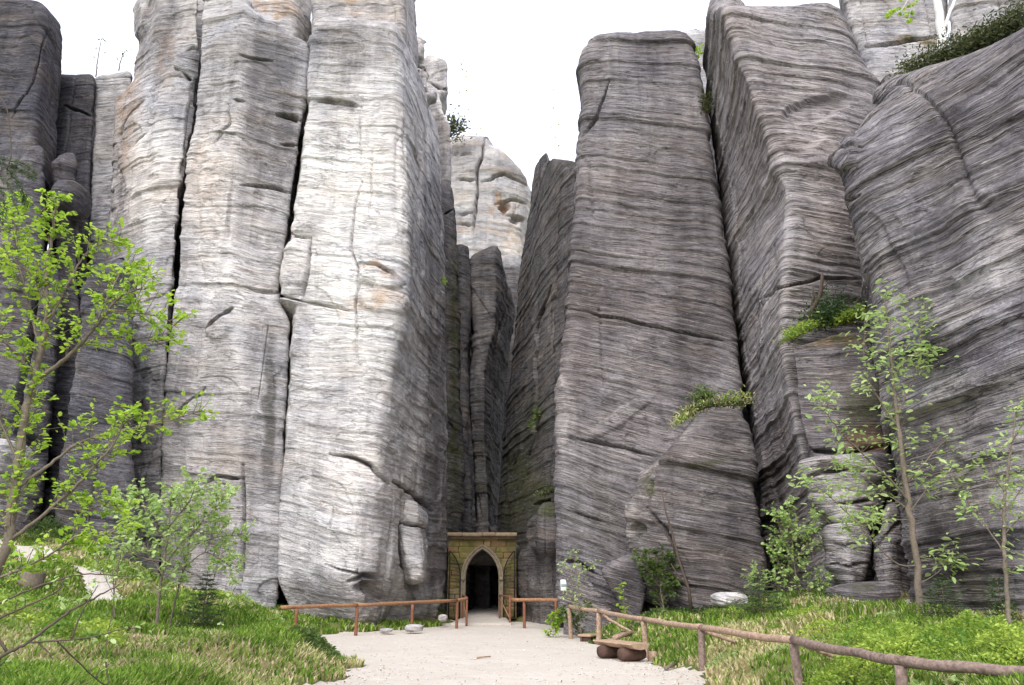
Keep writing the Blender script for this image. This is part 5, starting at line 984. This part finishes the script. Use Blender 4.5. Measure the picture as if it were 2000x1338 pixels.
def grass(name, n, label, cond, hgt, dry0=.2, y0=6.2, y1=34, seed=0, x0=-.78, x1=.78):
    p = scatter(n, x0, x1, y0, y1, cond); x, y = p.T; z = T(x, y)
    dry = sstep(.05, .55, fbm(x*.55, y*.55, x*0, 21, 3)); tall = .55+.75*(fbm(x*.8, y*.8, x*0, 25, 2)*.5+.5)
    isdry = rng.uniform(0, 1, n) < dry0+.6*dry
    a = np.where(isdry, rng.uniform(.62, 1, n), rng.uniform(0, .55, n))
    h = hgt*tall*rng.uniform(.45, 1.3, n)*np.where(isdry, .8, 1); th = rng.uniform(0, 6.283, n); lean = h*rng.uniform(.15, .85, n)*np.where(isdry, 1.25, 1)
    w = .006+.0011*y; dx, dy = np.cos(th), np.sin(th); sx, sy = -dy*w, dx*w
    b0 = np.stack([x-sx, y-sy, z-.03], 1); b1 = np.stack([x+sx, y+sy, z-.03], 1)
    m0 = np.stack([x-sx*.7+dx*lean*.35, y-sy*.7+dy*lean*.35, z+h*.6], 1); m1 = np.stack([x+sx*.7+dx*lean*.35, y+sy*.7+dy*lean*.35, z+h*.6], 1); tp = np.stack([x+dx*lean, y+dy*lean, z+h*.92], 1)
    v = np.stack([b0, b1, m1, m0, tp], 1).reshape(-1, 3); k = np.arange(n)[:, None]*5
    mb = MB(); mb.add(v, k+np.array([[0, 1, 2, 3]]), k+np.array([[3, 2, 4]]), a=np.repeat(a, 5)); o = mb.build(name, M['grass']); o['kind'] = 'stuff'; o['label'] = label
grass('grass', 170000, 'green and straw-coloured grass of the left bank', lambda x, y: offpath(x, y, .22) & (x < -.5) & (fbm(x*1.1, y*1.1, x*0, 77, 3) > -.7), .20, .2, x1=.0)
grass('grass', 130000, 'green and straw-coloured grass of the right bank', lambda x, y: offpath(x, y, .22) & (x > -.5) & (fbm(x*1.1, y*1.1, x*0, 77, 3) > -.55), .19, .32, x0=-.1)
# pebbles and crumbs on the path
p = scatter(1300, -.5, .4, 9, 33, lambda x, y: poly_dist(x, y, path_poly) < -.05); mb = MB()
ico = np.array([(1, 0, 0), (-1, 0, 0), (0, 1, 0), (0, -1, 0), (0, 0, .7), (0, 0, -.7)]); tri = np.array([(0, 2, 4), (2, 1, 4), (1, 3, 4), (3, 0, 4), (2, 0, 5), (1, 2, 5), (3, 1, 5), (0, 3, 5)])
for x, y in p:
    r = rng.uniform(.008, .026)*(1+.6*(rng.uniform() > .95)); mb.add(ico*r*rng.uniform(.7, 1.3, (1, 3))+np.array((x, y, Tz(x, y)+.024)) if False else ico*r*rng.uniform(.7, 1.3, (1, 3))+np.array((x, y, .03)), None, tri)
o = mb.build('gravel', M['whitestone']); o['kind'] = 'stuff'; o['label'] = 'scattered small gravel on the sandy path'

p = scatter(1300, -.5, .45, 9, 33, lambda x, y: (poly_dist(x, y, path_poly) < .2) & (rng.uniform(0, 1, x.shape) < np.exp(poly_dist(x, y, path_poly)*1.3)+.06)); mb = MB()
leaves(mb, np.column_stack([p, T(p[:, 0], p[:, 1])+.035]), .05, .5, flat=1.0, droop=0, fold=.1)
o = mb.build('leaf_litter', M['litter']); o['kind'] = 'stuff'; o['label'] = 'dead leaves strewn along the path edges'

bl_ = []
for k in range(46):
    sx = rng.uniform(.08, .75)*(1 if k % 2 else -1); yy = rng.uniform(8.5, 22); px, py = project(np.array([[sx*yy, yy, Tz(sx*yy, yy)]])); bl_.append((float(px[0]), float(py[0]), yy, rng.uniform(.2, .6), rng.uniform(.2, .5), rng.uniform(.12, .32), .02))
cover('weeds', 'patchy broad-leaved weeds scattered through the grass banks', bl_, 9000, .075, 'leaf2')
